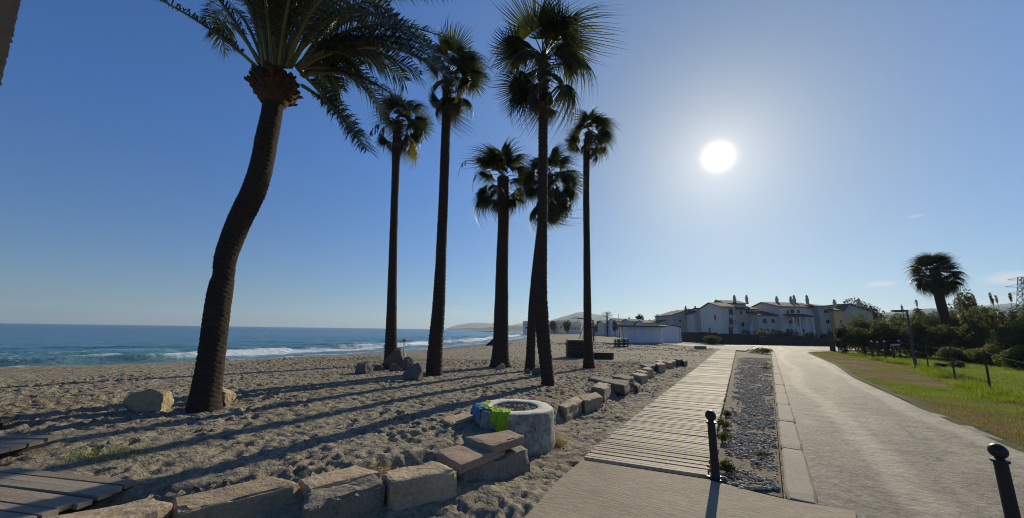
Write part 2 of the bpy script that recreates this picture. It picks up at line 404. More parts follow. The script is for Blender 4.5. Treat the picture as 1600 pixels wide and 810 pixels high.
STRAW = leafmat('dry_grass_blade', (0.30, 0.235, 0.10), (0.17, 0.125, 0.055), 0.4, 0.8, 1.0, tcol=(1.3, 1.2, 0.8))
BARK = mat('shrub_bark', (0.08, 0.065, 0.05), rough=0.95)
HILL = mat('far_hill', (0.075, 0.085, 0.06), (0.13, 0.115, 0.085), 0.004, 0.95)
SIGNW = mat('white_sign', (0.7, 0.7, 0.7), rough=0.6)
SIGNR = mat('red_band', (0.55, 0.05, 0.03), rough=0.6)

# ------------------------------------------------------------------ mesh helpers
def tag(o, label=None, cat=None, group=None, kind=None):
    if label: o['label'] = label
    if cat: o['category'] = cat
    if group: o['group'] = group
    if kind: o['kind'] = kind
    return o
def empty(name, loc, label=None, cat=None, group=None):
    o = bpy.data.objects.new(name, None)
    o.empty_display_size = 0.2
    o.location = Vector([float(v) for v in loc]); col.objects.link(o)
    return tag(o, label, cat, group)
def base_of(p):
    while p is not None and p.parent is not None: p = p.parent
    return p
class MB:
    def __init__(s): s.v, s.f = [], []
    def add(s, vs, fs):
        b = len(s.v); s.v += [tuple(map(float, q)) for q in vs]; s.f += [tuple(i + b for i in f) for f in fs]; return s
    def box(s, c, size, rz=0.0, ax=None):
        hx, hy, hz = size[0] / 2, size[1] / 2, size[2] / 2
        m = ax if ax is not None else Matrix.Rotation(rz, 3, 'Z')
        vs = [Vector(c) + m @ Vector((x * hx, y * hy, z * hz)) for z in (-1, 1) for y in (-1, 1) for x in (-1, 1)]
        return s.add(vs, [(0, 2, 3, 1), (4, 5, 7, 6), (0, 1, 5, 4), (2, 6, 7, 3), (0, 4, 6, 2), (1, 3, 7, 5)])
    def tube(s, pts, rad, seg=8, caps=True):
        pts = [Vector([float(a) for a in p]) for p in pts]
        n = len(pts); rad = rad if isinstance(rad, (list, tuple)) else [rad] * n
        vs, fs = [], []
        ref = None
        for i, p in enumerate(pts):
            t = (pts[min(i + 1, n - 1)] - pts[max(i - 1, 0)]).normalized()
            if ref is None:
                ref = t.orthogonal().normalized() if abs(t.z) < 0.9 else Vector((1, 0, 0))
            a = (ref - t * ref.dot(t)).normalized(); ref = a
            b = t.cross(a)
            for k in range(seg):
                w = 2 * math.pi * k / seg
                vs.append(p + (a * math.cos(w) + b * math.sin(w)) * rad[i])
        for i in range(n - 1):
            for k in range(seg):
                fs.append((i * seg + k, i * seg + (k + 1) % seg, (i + 1) * seg + (k + 1) % seg, (i + 1) * seg + k))
        if caps:
            fs.append(tuple(range(seg - 1, -1, -1))); fs.append(tuple((n - 1) * seg + k for k in range(seg)))
        return s.add(vs, fs)
    def lathe(s, prof, c=(0, 0, 0), seg=24):
        vs, fs = [], []
        for r, z in prof:
            for k in range(seg):
                w = 2 * math.pi * k / seg
                vs.append((c[0] + r * math.cos(w), c[1] + r * math.sin(w), c[2] + z))
        for i in range(len(prof) - 1):
            for k in range(seg):
                fs.append((i * seg + k, i * seg + (k + 1) % seg, (i + 1) * seg + (k + 1) % seg, (i + 1) * seg + k))
        return s.add(vs, fs)
    def poly(s, pts):
        return s.add(pts, [tuple(range(len(pts)))])
    def prism(s, bottom, top):
        n = len(bottom)
        return s.add(list(bottom) + list(top), [tuple(range(n - 1, -1, -1)), tuple(range(n, 2 * n))] + [(i, (i + 1) % n, n + (i + 1) % n, n + i) for i in range(n)])
    def build(s, name, m, parent=None, smooth=False):
        return np_obj(name, np.array(s.v, float).reshape(-1, 3), s.f, m, parent, smooth)
def np_obj(name, v, f, m, parent=None, smooth=False):
    v = np.asarray(v, float)
    r = base_of(parent)
    if r is not None: v = v - np.array(r.location)
    me = bpy.data.meshes.new(name)
    if isinstance(f, np.ndarray):
        nv, nf, k = len(v), len(f), f.shape[1]
        me.vertices.add(nv); me.vertices.foreach_set('co', v.astype(np.float32).ravel())
        me.loops.add(nf * k); me.loops.foreach_set('vertex_index', f.astype(np.int32).ravel())
        me.polygons.add(nf); me.polygons.foreach_set('loop_start', np.arange(0, nf * k, k, dtype=np.int32))
        me.update(calc_edges=True)
    else:
        me.from_pydata([tuple(q) for q in v], [], f)
        me.update()
    me.materials.append(m)
    if smooth: me.polygons.foreach_set('use_smooth', np.ones(len(me.polygons), bool))
    o = bpy.data.objects.new(name, me); col.objects.link(o)
    if parent is not None: o.parent = parent
    return o
def polyline_sd(px, py, line):
    """signed distance to a polyline, positive on its right-hand side"""
    best = np.full(px.shape, 1e12); sgn = np.ones(px.shape)
    for (ax, ay), (bx, by) in zip(line[:-1], line[1:]):
        dx, dy = bx - ax, by - ay
        t = np.clip(((px - ax) * dx + (py - ay) * dy) / (dx * dx + dy * dy), 0, 1)
        qx, qy = px - (ax + t * dx), py - (ay + t * dy)
        d = qx * qx + qy * qy
        cr = dx * (py - ay) - dy * (px - ax)
        u = d < best - 1e-9
        best = np.where(u, d, best); sgn = np.where(u, np.where(cr > 0, -1.0, 1.0), sgn)
    return np.sqrt(best) * sgn
def sstep(a, b, x):
    t = np.clip((x - a) / (b - a), 0, 1); return t * t * (3 - 2 * t)
def vnoise(x, y, seed=0):
    r = np.random.default_rng(seed); T = r.random((256, 256))
    xi, yi = np.floor(x).astype(int), np.floor(y).astype(int)
    fx, fy = x - xi, y - yi
    fx, fy = fx * fx * (3 - 2 * fx), fy * fy * (3 - 2 * fy)
    g = lambda a, b: T[a & 255, b & 255]
    return (g(xi, yi) * (1 - fx) + g(xi + 1, yi) * fx) * (1 - fy) + (g(xi, yi + 1) * (1 - fx) + g(xi + 1, yi + 1) * fx) * fy
def fbm(x, y, seed=0, oct=4):
    s, a = 0, 0.5
    for k in range(oct):
        s = s + a * vnoise(x * 2 ** k + 17.3 * k, y * 2 ** k + 9.1 * k, seed + k); a *= 0.5
    return s
def graded(lo, hi, f0, f1, step, g):
    mid = list(np.arange(f0, f1 + 1e-6, step))
    a, s = [], step
    x = f0
    while x > lo: s *= g; x -= s; a.append(x)
    b, s = [], step
    x = mid[-1]
    while x < hi: s *= g; x += s; b.append(x)
    return np.array(a[::-1] + mid + b)
def grid_faces(nx, ny, keep=None):
    i = np.arange(nx * ny).reshape(ny, nx)
    f = np.stack([i[:-1, :-1], i[:-1, 1:], i[1:, 1:], i[1:, :-1]], -1).reshape(-1, 4)
    return f if keep is None else f[keep]

# ------------------------------------------------------------------ ground, beach, sea
SHORE = [(-400, -330), (-80, -22), (-31.6, 23.6), (-24.9, 29.7), (-15.2, 45.2), (-10.8, 58.7), (-2, 95), (9, 168), (20, 290), (26, 420), (12, 700), (-60, 1300), (-420, 2600), (-1600, 4200), (-3000, 6000)]
WALL = [(-14, 0.8), (-4.1, 3.45), (-3.2, 3.85), (-2.18, 4.25), (-1.42, 4.70), (-0.63, 5.30), (0.31, 6.25), (0.85, 7.2), (1.3, 8.5), (2.6, 10.9), (3.97, 12.7), (5.35, 15.0), (7.4, 18.4), (10.4, 23.0), (16, 31.5)]
SEA_Z = -1.0
def ground_z(x, y):
    d = polyline_sd(x, y, SHORE)
    w = polyline_sd(x, y, WALL)
    z = SEA_Z + 0.98 * sstep(-1, 13, d) - 0.9 * sstep(0, -12, d) - 3 * sstep(-10, -60, d)
    rise = 0.31 * (1 - sstep(8, 22, y)) + 0.06
    z = z + rise * sstep(-0.12, -0.55, w) * sstep(3, 13, d) * (1 - sstep(30, 60, y) * 0.5)
    z = z + 0.34 * np.exp(-(np.maximum(w, 0) / 0.62) ** 1.5) * (w > -0.25) * (1 - sstep(4.75, 5.5, y)) * sstep(-6, -3, x)
    return z, d, w
def gz(x, y):
    return float(ground_z(np.array([float(x)]), np.array([float(y)]))[0][0])

def build_ground():
    xs = graded(-5500, 5500, -15.0, 10.5, 0.045, 1.04)
    ys = graded(-400, 6800, 2.4, 25.0, 0.045, 1.04)
    X, Y = np.meshgrid(xs, ys)
    z, d, w = ground_z(X.ravel(), Y.ravel())
    nx, ny = len(xs), len(ys)
    Z = z.reshape(ny, nx)
    W = w.reshape(ny, nx)
    # trodden sand: undulation plus thousands of footprints with pushed-up rims
    H = (fbm(X * 1.3, Y * 1.3, 3, 3) - 0.44) * 0.035 + (fbm(X * 8, Y * 8, 9, 3) - 0.44) * 0.050
    r = np.random.default_rng(11)
    n = 30000
    fx = r.uniform(-14.5, 10.5, n); fy = 2.6 + 23 * r.random(n) ** 1.0
    for k in range(n):
        a, b = r.uniform(0.035, 0.06), r.uniform(0.055, 0.12)
        th = r.uniform(0, math.pi)
        R_ = b * 2.0
        i0, i1 = np.searchsorted(xs, (fx[k] - R_, fx[k] + R_)); j0, j1 = np.searchsorted(ys, (fy[k] - R_, fy[k] + R_))
        if i1 <= i0 or j1 <= j0: continue
        dx, dy = np.meshgrid(xs[i0:i1] - fx[k], ys[j0:j1] - fy[k])
        u = (dx * math.cos(th) + dy * math.sin(th)) / b; v = (-dx * math.sin(th) + dy * math.cos(th)) / a
        q = u * u + v * v
        H[j0:j1, i0:i1] += 0.034 * r.random() ** 1.4 * 2.3 * (-np.exp(-q * 0.9) + 0.35 * np.exp(-((np.sqrt(q) - 1.6) / 0.5) ** 2))
    mask = sstep(-0.05, 0.25, -(polyline_sd(X.ravel(), Y.ravel(), [(-0.6, 1.0), (1.0, 6.1), (26.1, 46.9), (60, 100)]).reshape(ny, nx)))   # left of pavement and boardwalk
    dry = sstep(2.0, 7.0, d.reshape(ny, nx))
    strip = 0.55 + 0.45 * sstep(0.2, -0.3, W)
    H = H * (0.72 + 0.5 * sstep(0.36, 0.56, fbm(X * 0.55, Y * 0.55, 33, 3)))       # trodden and smoother areas
    Z = Z + np.clip(H, -0.12, 0.10) * mask * dry * strip - 0.05 * (1 - mask) + (fbm(X * .35, Y * .35, 21, 2) - .37) * 0.06 * mask * dry
    e = polyline_sd(X.ravel(), Y.ravel(), [(1.0, 6.1), (26.1, 46.9), (60, 100)]).reshape(ny, nx)      # sand blown over the boardwalk's edge
    drift = np.clip((fbm(X * 1.6, Y * 1.6, 52, 4) - 0.42) * 0.3, 0, .045) * np.exp(-((e - 0.05) / 0.22) ** 2) * (Y > 6.3) * (Y < 40)
    Z = Z + drift + 0.05 * np.exp(-((e - 0.02) / 0.18) ** 2) * (Y > 6.2) * (Y < 40)
    # sand drifts against the boardwalk edge stay just below the slats
    v = np.stack([X.ravel(), Y.ravel(), Z.ravel()], 1)
    D = d.reshape(ny, nx)
    keep = (np.minimum(np.minimum(D[:-1, :-1], D[1:, 1:]), np.minimum(D[1:, :-1], D[:-1, 1:])) > -40).ravel() | ((np.abs(X[:-1, :-1]) < 60) & (Y[:-1, :-1] < 200)).ravel()
    o = np_obj('beach_sand', v, grid_faces(nx, ny, keep), SAND, None, True)
    a = o.data.attributes.new('shore', 'FLOAT', 'POINT'); a.data.foreach_set('value', d.astype(np.float32))
    tag(o, kind='structure')
build_ground()

def build_sea():
    xs = graded(-6200, 200, -62, 14, 0.4, 1.09)
    ys = graded(-700, 6200, 8, 120, 0.4, 1.09)
    X, Y = np.meshgrid(xs, ys)
    d = polyline_sd(X.ravel(), Y.ravel(), SHORE).reshape(X.shape)
    n = fbm(X * 0.09, Y * 0.09, 5, 3) - 0.44
    dd = d + n * 16
    near = sstep(-120, -30, d)
    z = SEA_Z + 0.02 + near * (fbm(X * 0.5, Y * 0.5, 8, 3) - 0.44) * 0.28
    z += 0.50 * np.exp(-((dd + 10.5) / 1.5) ** 2) + 0.40 * np.exp(-((dd + 19) / 1.8) ** 2) + 0.30 * np.exp(-((dd + 31) / 2.4) ** 2)
    z = np.where(d > -3, SEA_Z + 0.02 + (z - SEA_Z - 0.02) * sstep(0, -3, d), z)
    keep = (np.minimum(d[:-1, :-1], d[1:, 1:]) < 1.5).ravel()
    o = np_obj('sea', np.stack([X.ravel(), Y.ravel(), z.ravel()], 1), grid_faces(len(xs), len(ys), keep), SEA, None, True)
    a = o.data.attributes.new('shore', 'FLOAT', 'POINT'); a.data.foreach_set('value', d.ravel().astype(np.float32))
    tag(o, kind='structure')
build_sea()

def surf(x0, x1, y, dist, thick, seed):
    r = random.Random(seed)
    mb = MB(); pts, rad = [], []
    A, B = at(x0, y, dist), at(x1, y, dist)
    for k in range(13):
        t = k / 12
        p = A * (1 - t) + B * t
        pts.append((p[0], p[1] + r.uniform(-1, 1) * thick * 3, SEA_Z)); rad.append(thick * (0.25 + math.sin(math.pi * t)) * r.uniform(0.5, 1.1))
    mb.tube(pts, rad, 8)
    tag(mb.build('surf', FOAM, None, True), kind='structure')
for a in ((716, 754, 511, 620, 0.8, 1), (745, 800, 508, 560, 1.7, 2), (752, 768, 511, 420, 0.8, 3), (800, 832, 517, 330, 1.0, 4), (806, 838, 522, 230, 0.7, 5), (776, 802, 519, 250, 0.6, 6)):
    surf(*a)

def ridge(name, pts, base_px, dist, m, seed, rough=2.0):
    """a far range of hills: profile from the photograph's skyline, real depth behind it"""
    r = random.Random(seed)
    prof = []
    for (x0, y0), (x1, y1) in zip(pts[:-1], pts[1:]):
        n = max(2, int(abs(x1 - x0) / 5))
        for k in range(n):
            t = k / n
            prof.append((x0 + (x1 - x0) * t, y0 + (y1 - y0) * t + r.uniform(-.25, .25) * rough))
    prof.append(pts[-1])
    v, f = [], []
    rows = [(0.86, 0.0), (0.92, 0.42), (0.97, 0.8), (1.0, 1.0), (1.06, 0.8), (1.2, 0.0)]
    for s, hgt in rows:
        for (x, y) in prof:
            p = at(x, y, dist); q = p * s
            z = max(p[2], 1.0) * hgt * (1 + (r.uniform(-.10, .10) if 0 < hgt < 1 else 0)) - (3 if hgt == 0 else 0)
            v.append((q[0], dist * s, z))
    n = len(prof)
    for i in range(len(rows) - 1):
        for k in range(n - 1):
            f.append((i * n + k, i * n + k + 1, (i + 1) * n + k + 1, (i + 1) * n + k))
    tag(np_obj(name, v, f, m, None, True), kind='structure')
ridge('hills', [(690, 515), (720, 507), (745, 504), (775, 506), (800, 508), (830, 503), (860, 501), (900, 497)], 515, 5200, HILL, 1)
ridge('hills', [(840, 508), (862, 500), (880, 495), (900, 489), (915, 487), (930, 491), (960, 497), (1000, 504), (1060, 512)], 515, 3600, HILL, 2)
ridge('hills', [(700, 514), (745, 513), (780, 510), (800, 509), (830, 510), (860, 507), (900, 505), (950, 503), (1000, 505), (1050, 508)], 515, 1500, HILL, 3)
ridge('hills', [(1300, 500), (1360, 492), (1400, 486), (1440, 483), (1480, 481), (1520, 480), (1560, 476), (1580, 474), (1600, 475), (1680, 470), (1800, 480)], 515, 1900, HILL, 4)

# flat sheets --------------------------------------------------------
def sheet(name, left, right, z, m, n=120, cross=10, rough=0.0, seed=0, smooth=False, wavy=0.0, kind='structure'):
    """a ribbon between two edge polylines"""
    def resample(line):
        L = [0]
        for a, b in zip(line[:-1], line[1:]): L.append(L[-1] + math.dist(a, b))
        out = []
        for k in range(n + 1):
            s = (k / n) ** 1.6 * L[-1]
            i = max(j for j in range(len(L)) if L[j] <= s + 1e-9); i = min(i, len(line) - 2)
            t = (s - L[i]) / (L[i + 1] - L[i])
            out.append((line[i][0] + (line[i + 1][0] - line[i][0]) * t, line[i][1] + (line[i + 1][1] - line[i][1]) * t))
        return np.array(out)
    A, B = resample(left), resample(right)
    r = np.random.default_rng(seed)
    if rough:
        sm = np.convolve(r.uniform(-rough, rough, n + 1), [.25, .5, .25], 'same')
        B = B + np.stack([sm, sm * -0.5], 1)
    t = np.linspace(0, 1, cross + 1)[None, :, None]
    P = A[:, None, :] * (1 - t) + B[:, None, :] * t
    Z = np.full(P.shape[:2], z)
    if wavy: Z = Z + (fbm(P[..., 0] * 0.9, P[..., 1] * 0.9, seed, 3) - 0.44) * wavy
    v = np.concatenate([P, Z[..., None]], 2).reshape(-1, 3)
    f = grid_faces(cross + 1, n + 1)
    # skirt downwards so the sheet has a thickness
    o = np_obj(name, v, f[:, ::-1].copy(), m, None, smooth)
    # make normals point up
    if o.data.polygons[0].normal.z < 0: o.data.flip_normals()
    tag(o, kind=kind)
    return o
road_l = [(0.8, -8), (2.6, 3.6), (3.62, 5.10), (12.1, 17.4), (29.2, 42.1), (32.0, 47)]
road_r = [(6.0, -8), (8.1, 4.6), (9.48, 7.24), (11.79, 10.87), (13.08, 12.78), (16.63, 18.19), (22.27, 25.63), (27.83, 33.91), (33, 41.5), (40, 46.5)]
sheet('road', road_l, road_r, 0.006, ROAD, 220, 24, 0.10, 4)
sheet('road', [(23.5, 46.6), (26, 60), (30, 66)], [(110, 50), (110, 58), (110, 62)], 0.002, ROAD, 20, 30, 0, 5)

# concrete pavement with a real edge
def pavement():
    top = [(-2.6, -6), (1.0, -6.2), (2.6, 1.5), (3.35, 3.9), (3.95, 4.62), (3.40, 4.86), (3.05, 5.14), (2.74, 5.46), (1.13, 6.16), (0.62, 5.30), (0.15, 4.30), (-0.9, 1.6)]
    mb = MB()
    mb.prism([(x, y, -0.12) for x, y in top], [(x, y, 0.032) for x, y in top])
    tag(mb.build('pavement', PAVE), kind='structure')
pavement()

# kerb stones
def kerb():
    a, b = np.array([3.40, 4.92]), np.array([29.3, 42.2])
    L = np.linalg.norm(b - a); t = (b - a) / L; nrm_ = np.array([t[1], -t[0]])
    k = tag(MB().prism([(*(a + nrm_ * .02), -0.2), (*(a + nrm_ * .28), -0.2), (*(b + nrm_ * .28), -0.2), (*(b + nrm_ * .02), -0.2)],
                       [(*(a + nrm_ * .02), 0.03), (*(a + nrm_ * .28), 0.03), (*(b + nrm_ * .28), 0.03), (*(b + nrm_ * .02), 0.03)]).build('kerb', KERB), kind='structure')
    r = random.Random(4)
    me = None
    s = 0.0; i = 0
    while s < L - 1:
        wl_ = 2.45
        if me is None:
            me = stone_mesh('kerb_stone', wl_, 0.32, 0.30, 10, 0.006, 0.014, 3)
            me.materials.append(KERB)
        o = bpy.data.objects.new('kerb_stone', me); col.objects.link(o)
        c = a + t * (s + wl_ / 2) + nrm_ * (0.15 + r.uniform(-.006, .006))
        o.location = (c[0], c[1], 0.055 - 0.15 + r.uniform(-.004, .004)); o.rotation_euler = (0, 0, math.atan2(t[1], t[0]) + r.uniform(-.006, .006))
        o.parent = k
        s += wl_ + 0.006; i += 1

def stone_mesh(name, L, W, H, n, amp, rounding, seed, freq=3.0):
    """a block with worn corners and an uneven skin, centred on its origin"""
    v, f, idx = [], [], {}
    def vid(p):
        key = tuple(round(c, 5) for c in p)
        if key not in idx:
            idx[key] = len(v); v.append(p)
        return idx[key]
    for ax in range(3):
        for sg in (-1, 1):
            for i in range(n):
                for j in range(n):
                    q = []
                    for (a, b) in ((i, j), (i + 1, j), (i + 1, j + 1), (i, j + 1)):
                        p = [0, 0, 0]; p[ax] = sg; p[(ax + 1) % 3] = -1 + 2 * a / n; p[(ax + 2) % 3] = -1 + 2 * b / n
                        q.append(vid(tuple(p)))
                    f.append(tuple(q) if sg > 0 else tuple(q[::-1]))
    out = []
    off = Vector((seed * 7.31, seed * 3.17, seed * 1.73))
    for p in v:
        P = Vector((p[0] * L / 2, p[1] * W / 2, p[2] * H / 2))
        nearest = sorted(abs(c) for c in p)
        edge = (nearest[1] if nearest[2] > 0.99 else 0) ** 10 + (nearest[0] ** 10 if nearest[1] > 0.95 else 0)
        P -= Vector((p[0], p[1], p[2])) * rounding * edge
        d = mnoise.noise_vector(P * freq + off) * amp + mnoise.noise_vector(P * freq * 3.1 + off) * amp * 0.5 + mnoise.noise_vector(P * freq * 8 + off) * amp * 0.22
        out.append(P + d)
    me = bpy.data.meshes.new(name)
    me.from_pydata(out, [], f); me.update()
    return me
kerb()

# gravel strip between boardwalk and kerb --------------------------------
def gravel():
    left = [(2.82, 5.50), (7.0, 12.3), (14.7, 24.8), (24.6, 40.8)]
    right = [(3.40, 5.0), (10.6, 15.4), (17.0, 24.6), (28.2, 40.7)]
    sheet('gravel_bed', left, right, 0.004, GRAVEL_BED, 160, 10, 0, 3, True, 0.05)
    r = np.random.default_rng(5)
    ico = bpy.data.meshes.new('tmp'); import bmesh
    bm = bmesh.new(); bmesh.ops.create_icosphere(bm, subdivisions=1, radius=1.0)
    base = np.array([q.co[:] for q in bm.verts]); faces = np.array([[q.index for q in fc.verts] for fc in bm.faces]); bm.free()
    N = 11000
    u = r.random(N) ** 1.7
    V, Fc = [], []
    L0, R0 = np.array(left), np.array(right)
    for k in range(N):
        t = u[k]; s = r.beta(1.3, 1.3)
        y = 5.2 + t * 26
        xl = np.interp(y, L0[:, 1], L0[:, 0]) + 0.10; xr = np.interp(y, R0[:, 1], R0[:, 0]) - 0.03
        if xr <= xl: continue
        x = xl + (xr - xl) * s
        if y < 6.6 and r.random() < 0.7: continue
        if vnoise(np.array([x * 2.2]), np.array([y * 1.6]), 77)[0] < 0.20 + 0.45 * abs(s - .5) and r.random() < .85: continue
        sc = r.uniform(0.010, 0.030) * (1.7 if r.random() < 0.12 else 1.0)
        jit = base * (1 + r.uniform(-0.42, 0.35, (len(base), 1))) * np.array([1, r.uniform(.6, .9), r.uniform(.4, .7)]) * sc
        a = r.uniform(0, 6.28); c_, s_ = math.cos(a), math.sin(a)
        jit = np.stack([jit[:, 0] * c_ - jit[:, 1] * s_, jit[:, 0] * s_ + jit[:, 1] * c_, jit[:, 2]], 1)
        V.append(jit + [x, y, 0.018 + r.uniform(0, .022)]); Fc.append(faces + len(base) * (len(V) - 1))
    o = np_obj('gravel', np.concatenate(V), np.concatenate(Fc), GRAVEL)
    tag(o, 'loose grey crushed stone between the boardwalk and the kerb', 'gravel', kind='stuff')
gravel()

# boardwalk ------------------------------------------------------------
def boardwalk():
    a, b = np.array([1.13, 6.22]), np.array([2.72, 5.52])
    t = np.array([0.5245, 0.8514]); n = np.array([t[1], -t[0]])
    w = b - a
    root = tag(MB().prism([(*(a + t * .05 + w * .04), -0.1), (*(a + t * .05 + w * .96), -0.1), (*(a + t * 64 + w * .96), -0.1), (*(a + t * 64 + w * .04), -0.1)],
                          [(*(a + t * .05 + w * .04), -0.012), (*(a + t * .05 + w * .96), -0.012), (*(a + t * 64 + w * .96), -0.012), (*(a + t * 64 + w * .04), -0.012)]).build('boardwalk', JOIST), kind='structure')
    width = np.linalg.norm(w); yaw = math.atan2(w[1], w[0])
    pitch = 0.094
    me = MB().prism([(-width / 2, -.040, -.022), (width / 2, -.040, -.022), (width / 2, .040, -.022), (-width / 2, .040, -.022)],
                    [(-width / 2, -.034, .022), (width / 2, -.034, .022), (width / 2, .034, .022), (-width / 2, .034, .022)])
    md = bpy.data.meshes.new('plank'); md.from_pydata(me.v, [], me.f); md.materials.append(SLAT); md.update()
    r = random.Random(2)
    far = MB(); s = 0.02; k = 0
    while s < 62:
        s += pitch + (0.035 if k % 21 == 9 else 0)
        jl = r.uniform(-.02, .02)
        c = a + w / 2 + t * s + w / width * jl
        z = 0.016 + r.uniform(-.006, .006)
        if k < 300:
            o = bpy.data.objects.new('plank', md); col.objects.link(o); o.parent = root
            o.location = (c[0], c[1], z); o.rotation_euler = (r.uniform(-.03, .03), r.uniform(-.004, .004), yaw + r.uniform(-.004, .004))
        else:
            far.box((c[0], c[1], z), (width, 0.072, 0.044), yaw)
        k += 1
    tag(far.build('plank', SLAT, root), kind='stuff')
boardwalk()
# pale concrete slab path to the beach hut
def slab_path():
    mb = MB()
    pts = [G(1033, 537.5), G(1122, 546), G(1165, 549), G(1180, 541), G(1120, 541.5), G(1040, 535.3)]
    mb.prism([(p[0], p[1], -0.1) for p in pts], [(p[0], p[1], 0.05) for p in pts])
    tag(mb.build('path', KERB), kind='structure')
slab_path()

# verge and lawn -----------------------------------------------------------
verge_fence = [(9.5, -8), (12.5, 6.6), (17.3, 13.75), (20.45, 17.46), (25.6, 23.4), (30.5, 31.5), (36.5, 41.5), (42, 45.5)]
sheet('grass_verge', [(p[0] - 0.25, p[1]) for p in road_r], [(p[0] + .1, p[1]) for p in verge_fence], 0.022, VERGE, 160, 24, 0, 8, True, 0.10)
sheet('lawn', verge_fence, [(60, -8), (45, 12), (38, 18), (36, 22), (37, 29), (41, 36), (44, 43), (46, 46)], 0.02, LAWN, 120, 30, 0, 9, True, 0.06)

def blades(name, pts, hgt, wid, m, label, cat, seed, lean=0.35):
    r = np.random.default_rng(seed)
    P = np.asarray(pts, float); n = len(P)
    a = r.uniform(0, 2 * math.pi, n); h = hgt * r.uniform(0.5, 1.2, n); w = wid * r.uniform(0.6, 1.3, n)
    dx, dy = np.cos(a), np.sin(a)
    ln = lean * h * r.uniform(0.2, 1.6, n); b = r.uniform(0, 2 * math.pi, n)
    v = np.empty((n, 3, 3))
    v[:, 0] = P + np.stack([-dx * w, -dy * w, np.zeros(n)], 1); v[:, 1] = P + np.stack([dx * w, dy * w, np.zeros(n)], 1)
    v[:, 2] = P + np.stack([np.cos(b) * ln, np.sin(b) * ln, h], 1)
    o = np_obj(name, v.reshape(-1, 3), np.arange(3 * n).reshape(-1, 3), m)
    return tag(o, label, cat, kind='stuff')
def interp_line(line, y):
    L = np.array(line); return np.interp(y, L[:, 1], L[:, 0])
def verge_grass():
    r = np.random.default_rng(31)
    n = 90000
    y = 6 + 37 * r.random(n) ** 1.5; s = r.random(n)
    x0 = interp_line([(p[0], p[1]) for p in road_r], y); x1 = interp_line(verge_fence, y)
    x = x0 + (x1 - x0) * s
    den = fbm(x * 0.45, y * 0.45, 12, 4) + 0.16 * (s - 0.5) + 0.02 * np.clip((y - 14) / 8, 0, 1)
    k = den > 0.50 + 0.1 * r.standard_normal(n) * 0.5
    kd = ~k & (r.random(n) < .75)
    blades('dry_verge_grass', np.stack([x[kd], y[kd], np.full(kd.sum(), 0.02)], 1), 0.055, 0.006, STRAW, 'short dry grass over the earth of the verge', 'grass', 9)
    blades('grass', np.stack([x[k], y[k], np.full(k.sum(), 0.02)], 1), 0.085, 0.006, BLADE, 'patchy green grass on the earth verge beside the road', 'grass', 1)
    n = 70000
    y = 8 + 34 * r.random(n) ** 1.3; x = interp_line(verge_fence, y) + 17 * r.random(n) ** 1.2
    blades('lawn_grass', np.stack([x, y, np.full(n, 0.015)], 1), 0.13, 0.011, BLADE, 'bright green mown grass behind the wire fence', 'grass', 2)
    # longer grass along the fence foot
    n = 9000
    y = 11 + 27 * r.random(n) ** 0.8; x = interp_line(verge_fence, y) + 0.35 * r.standard_normal(n) - 0.2
    k = fbm(x * 0.8, y * 0.8, 40, 3) > 0.42
    blades('long_grass', np.stack([x[k], y[k], np.full(k.sum(), 0.015)], 1), 0.33, 0.011, BLADE, 'longer green grass growing along the fence foot', 'grass', 3)
verge_grass()
def tuft(name, c, rx, ry, n, h, m, label, seed, wid=0.004):
    r = np.random.default_rng(seed)
    x = c[0] + rx * r.standard_normal(n) * 0.5; y = c[1] + ry * r.standard_normal(n) * 0.5
    z = ground_z(x, y)[0] - 0.02
    return blades(name, np.stack([x, y, z], 1), h, wid, m, label, 'grass', seed, 0.6)
p = G(880, 612, .3); tuft('dry_grass', p, 1.3, 2.0, 2600, 0.07, STRAW, 'dry golden grass on the sand by the palm behind the stone ring', 61)
p = G(870, 692, .0); tuft('dry_grass', p, .13, .25, 420, 0.16, STRAW, 'straw tuft at the foot of the stone ring beside the path', 62)
p = G(165, 712, .36); tuft('beach_grass', p, .55, .35, 420, 0.12, BLADE, 'small green grass tuft on sand behind the wooden deck', 63)
p = G(930, 573, .2); tuft('dry_grass', p, 3.0, 3.0, 1800, 0.09, STRAW, 'thin dry grass on sand between the rightmost tall palm and the stones', 64)
p = G(585, 730, .36); tuft('dry_grass', p, .2, .2, 160, 0.10, STRAW, 'few straws on sand behind the dark rough block', 65)


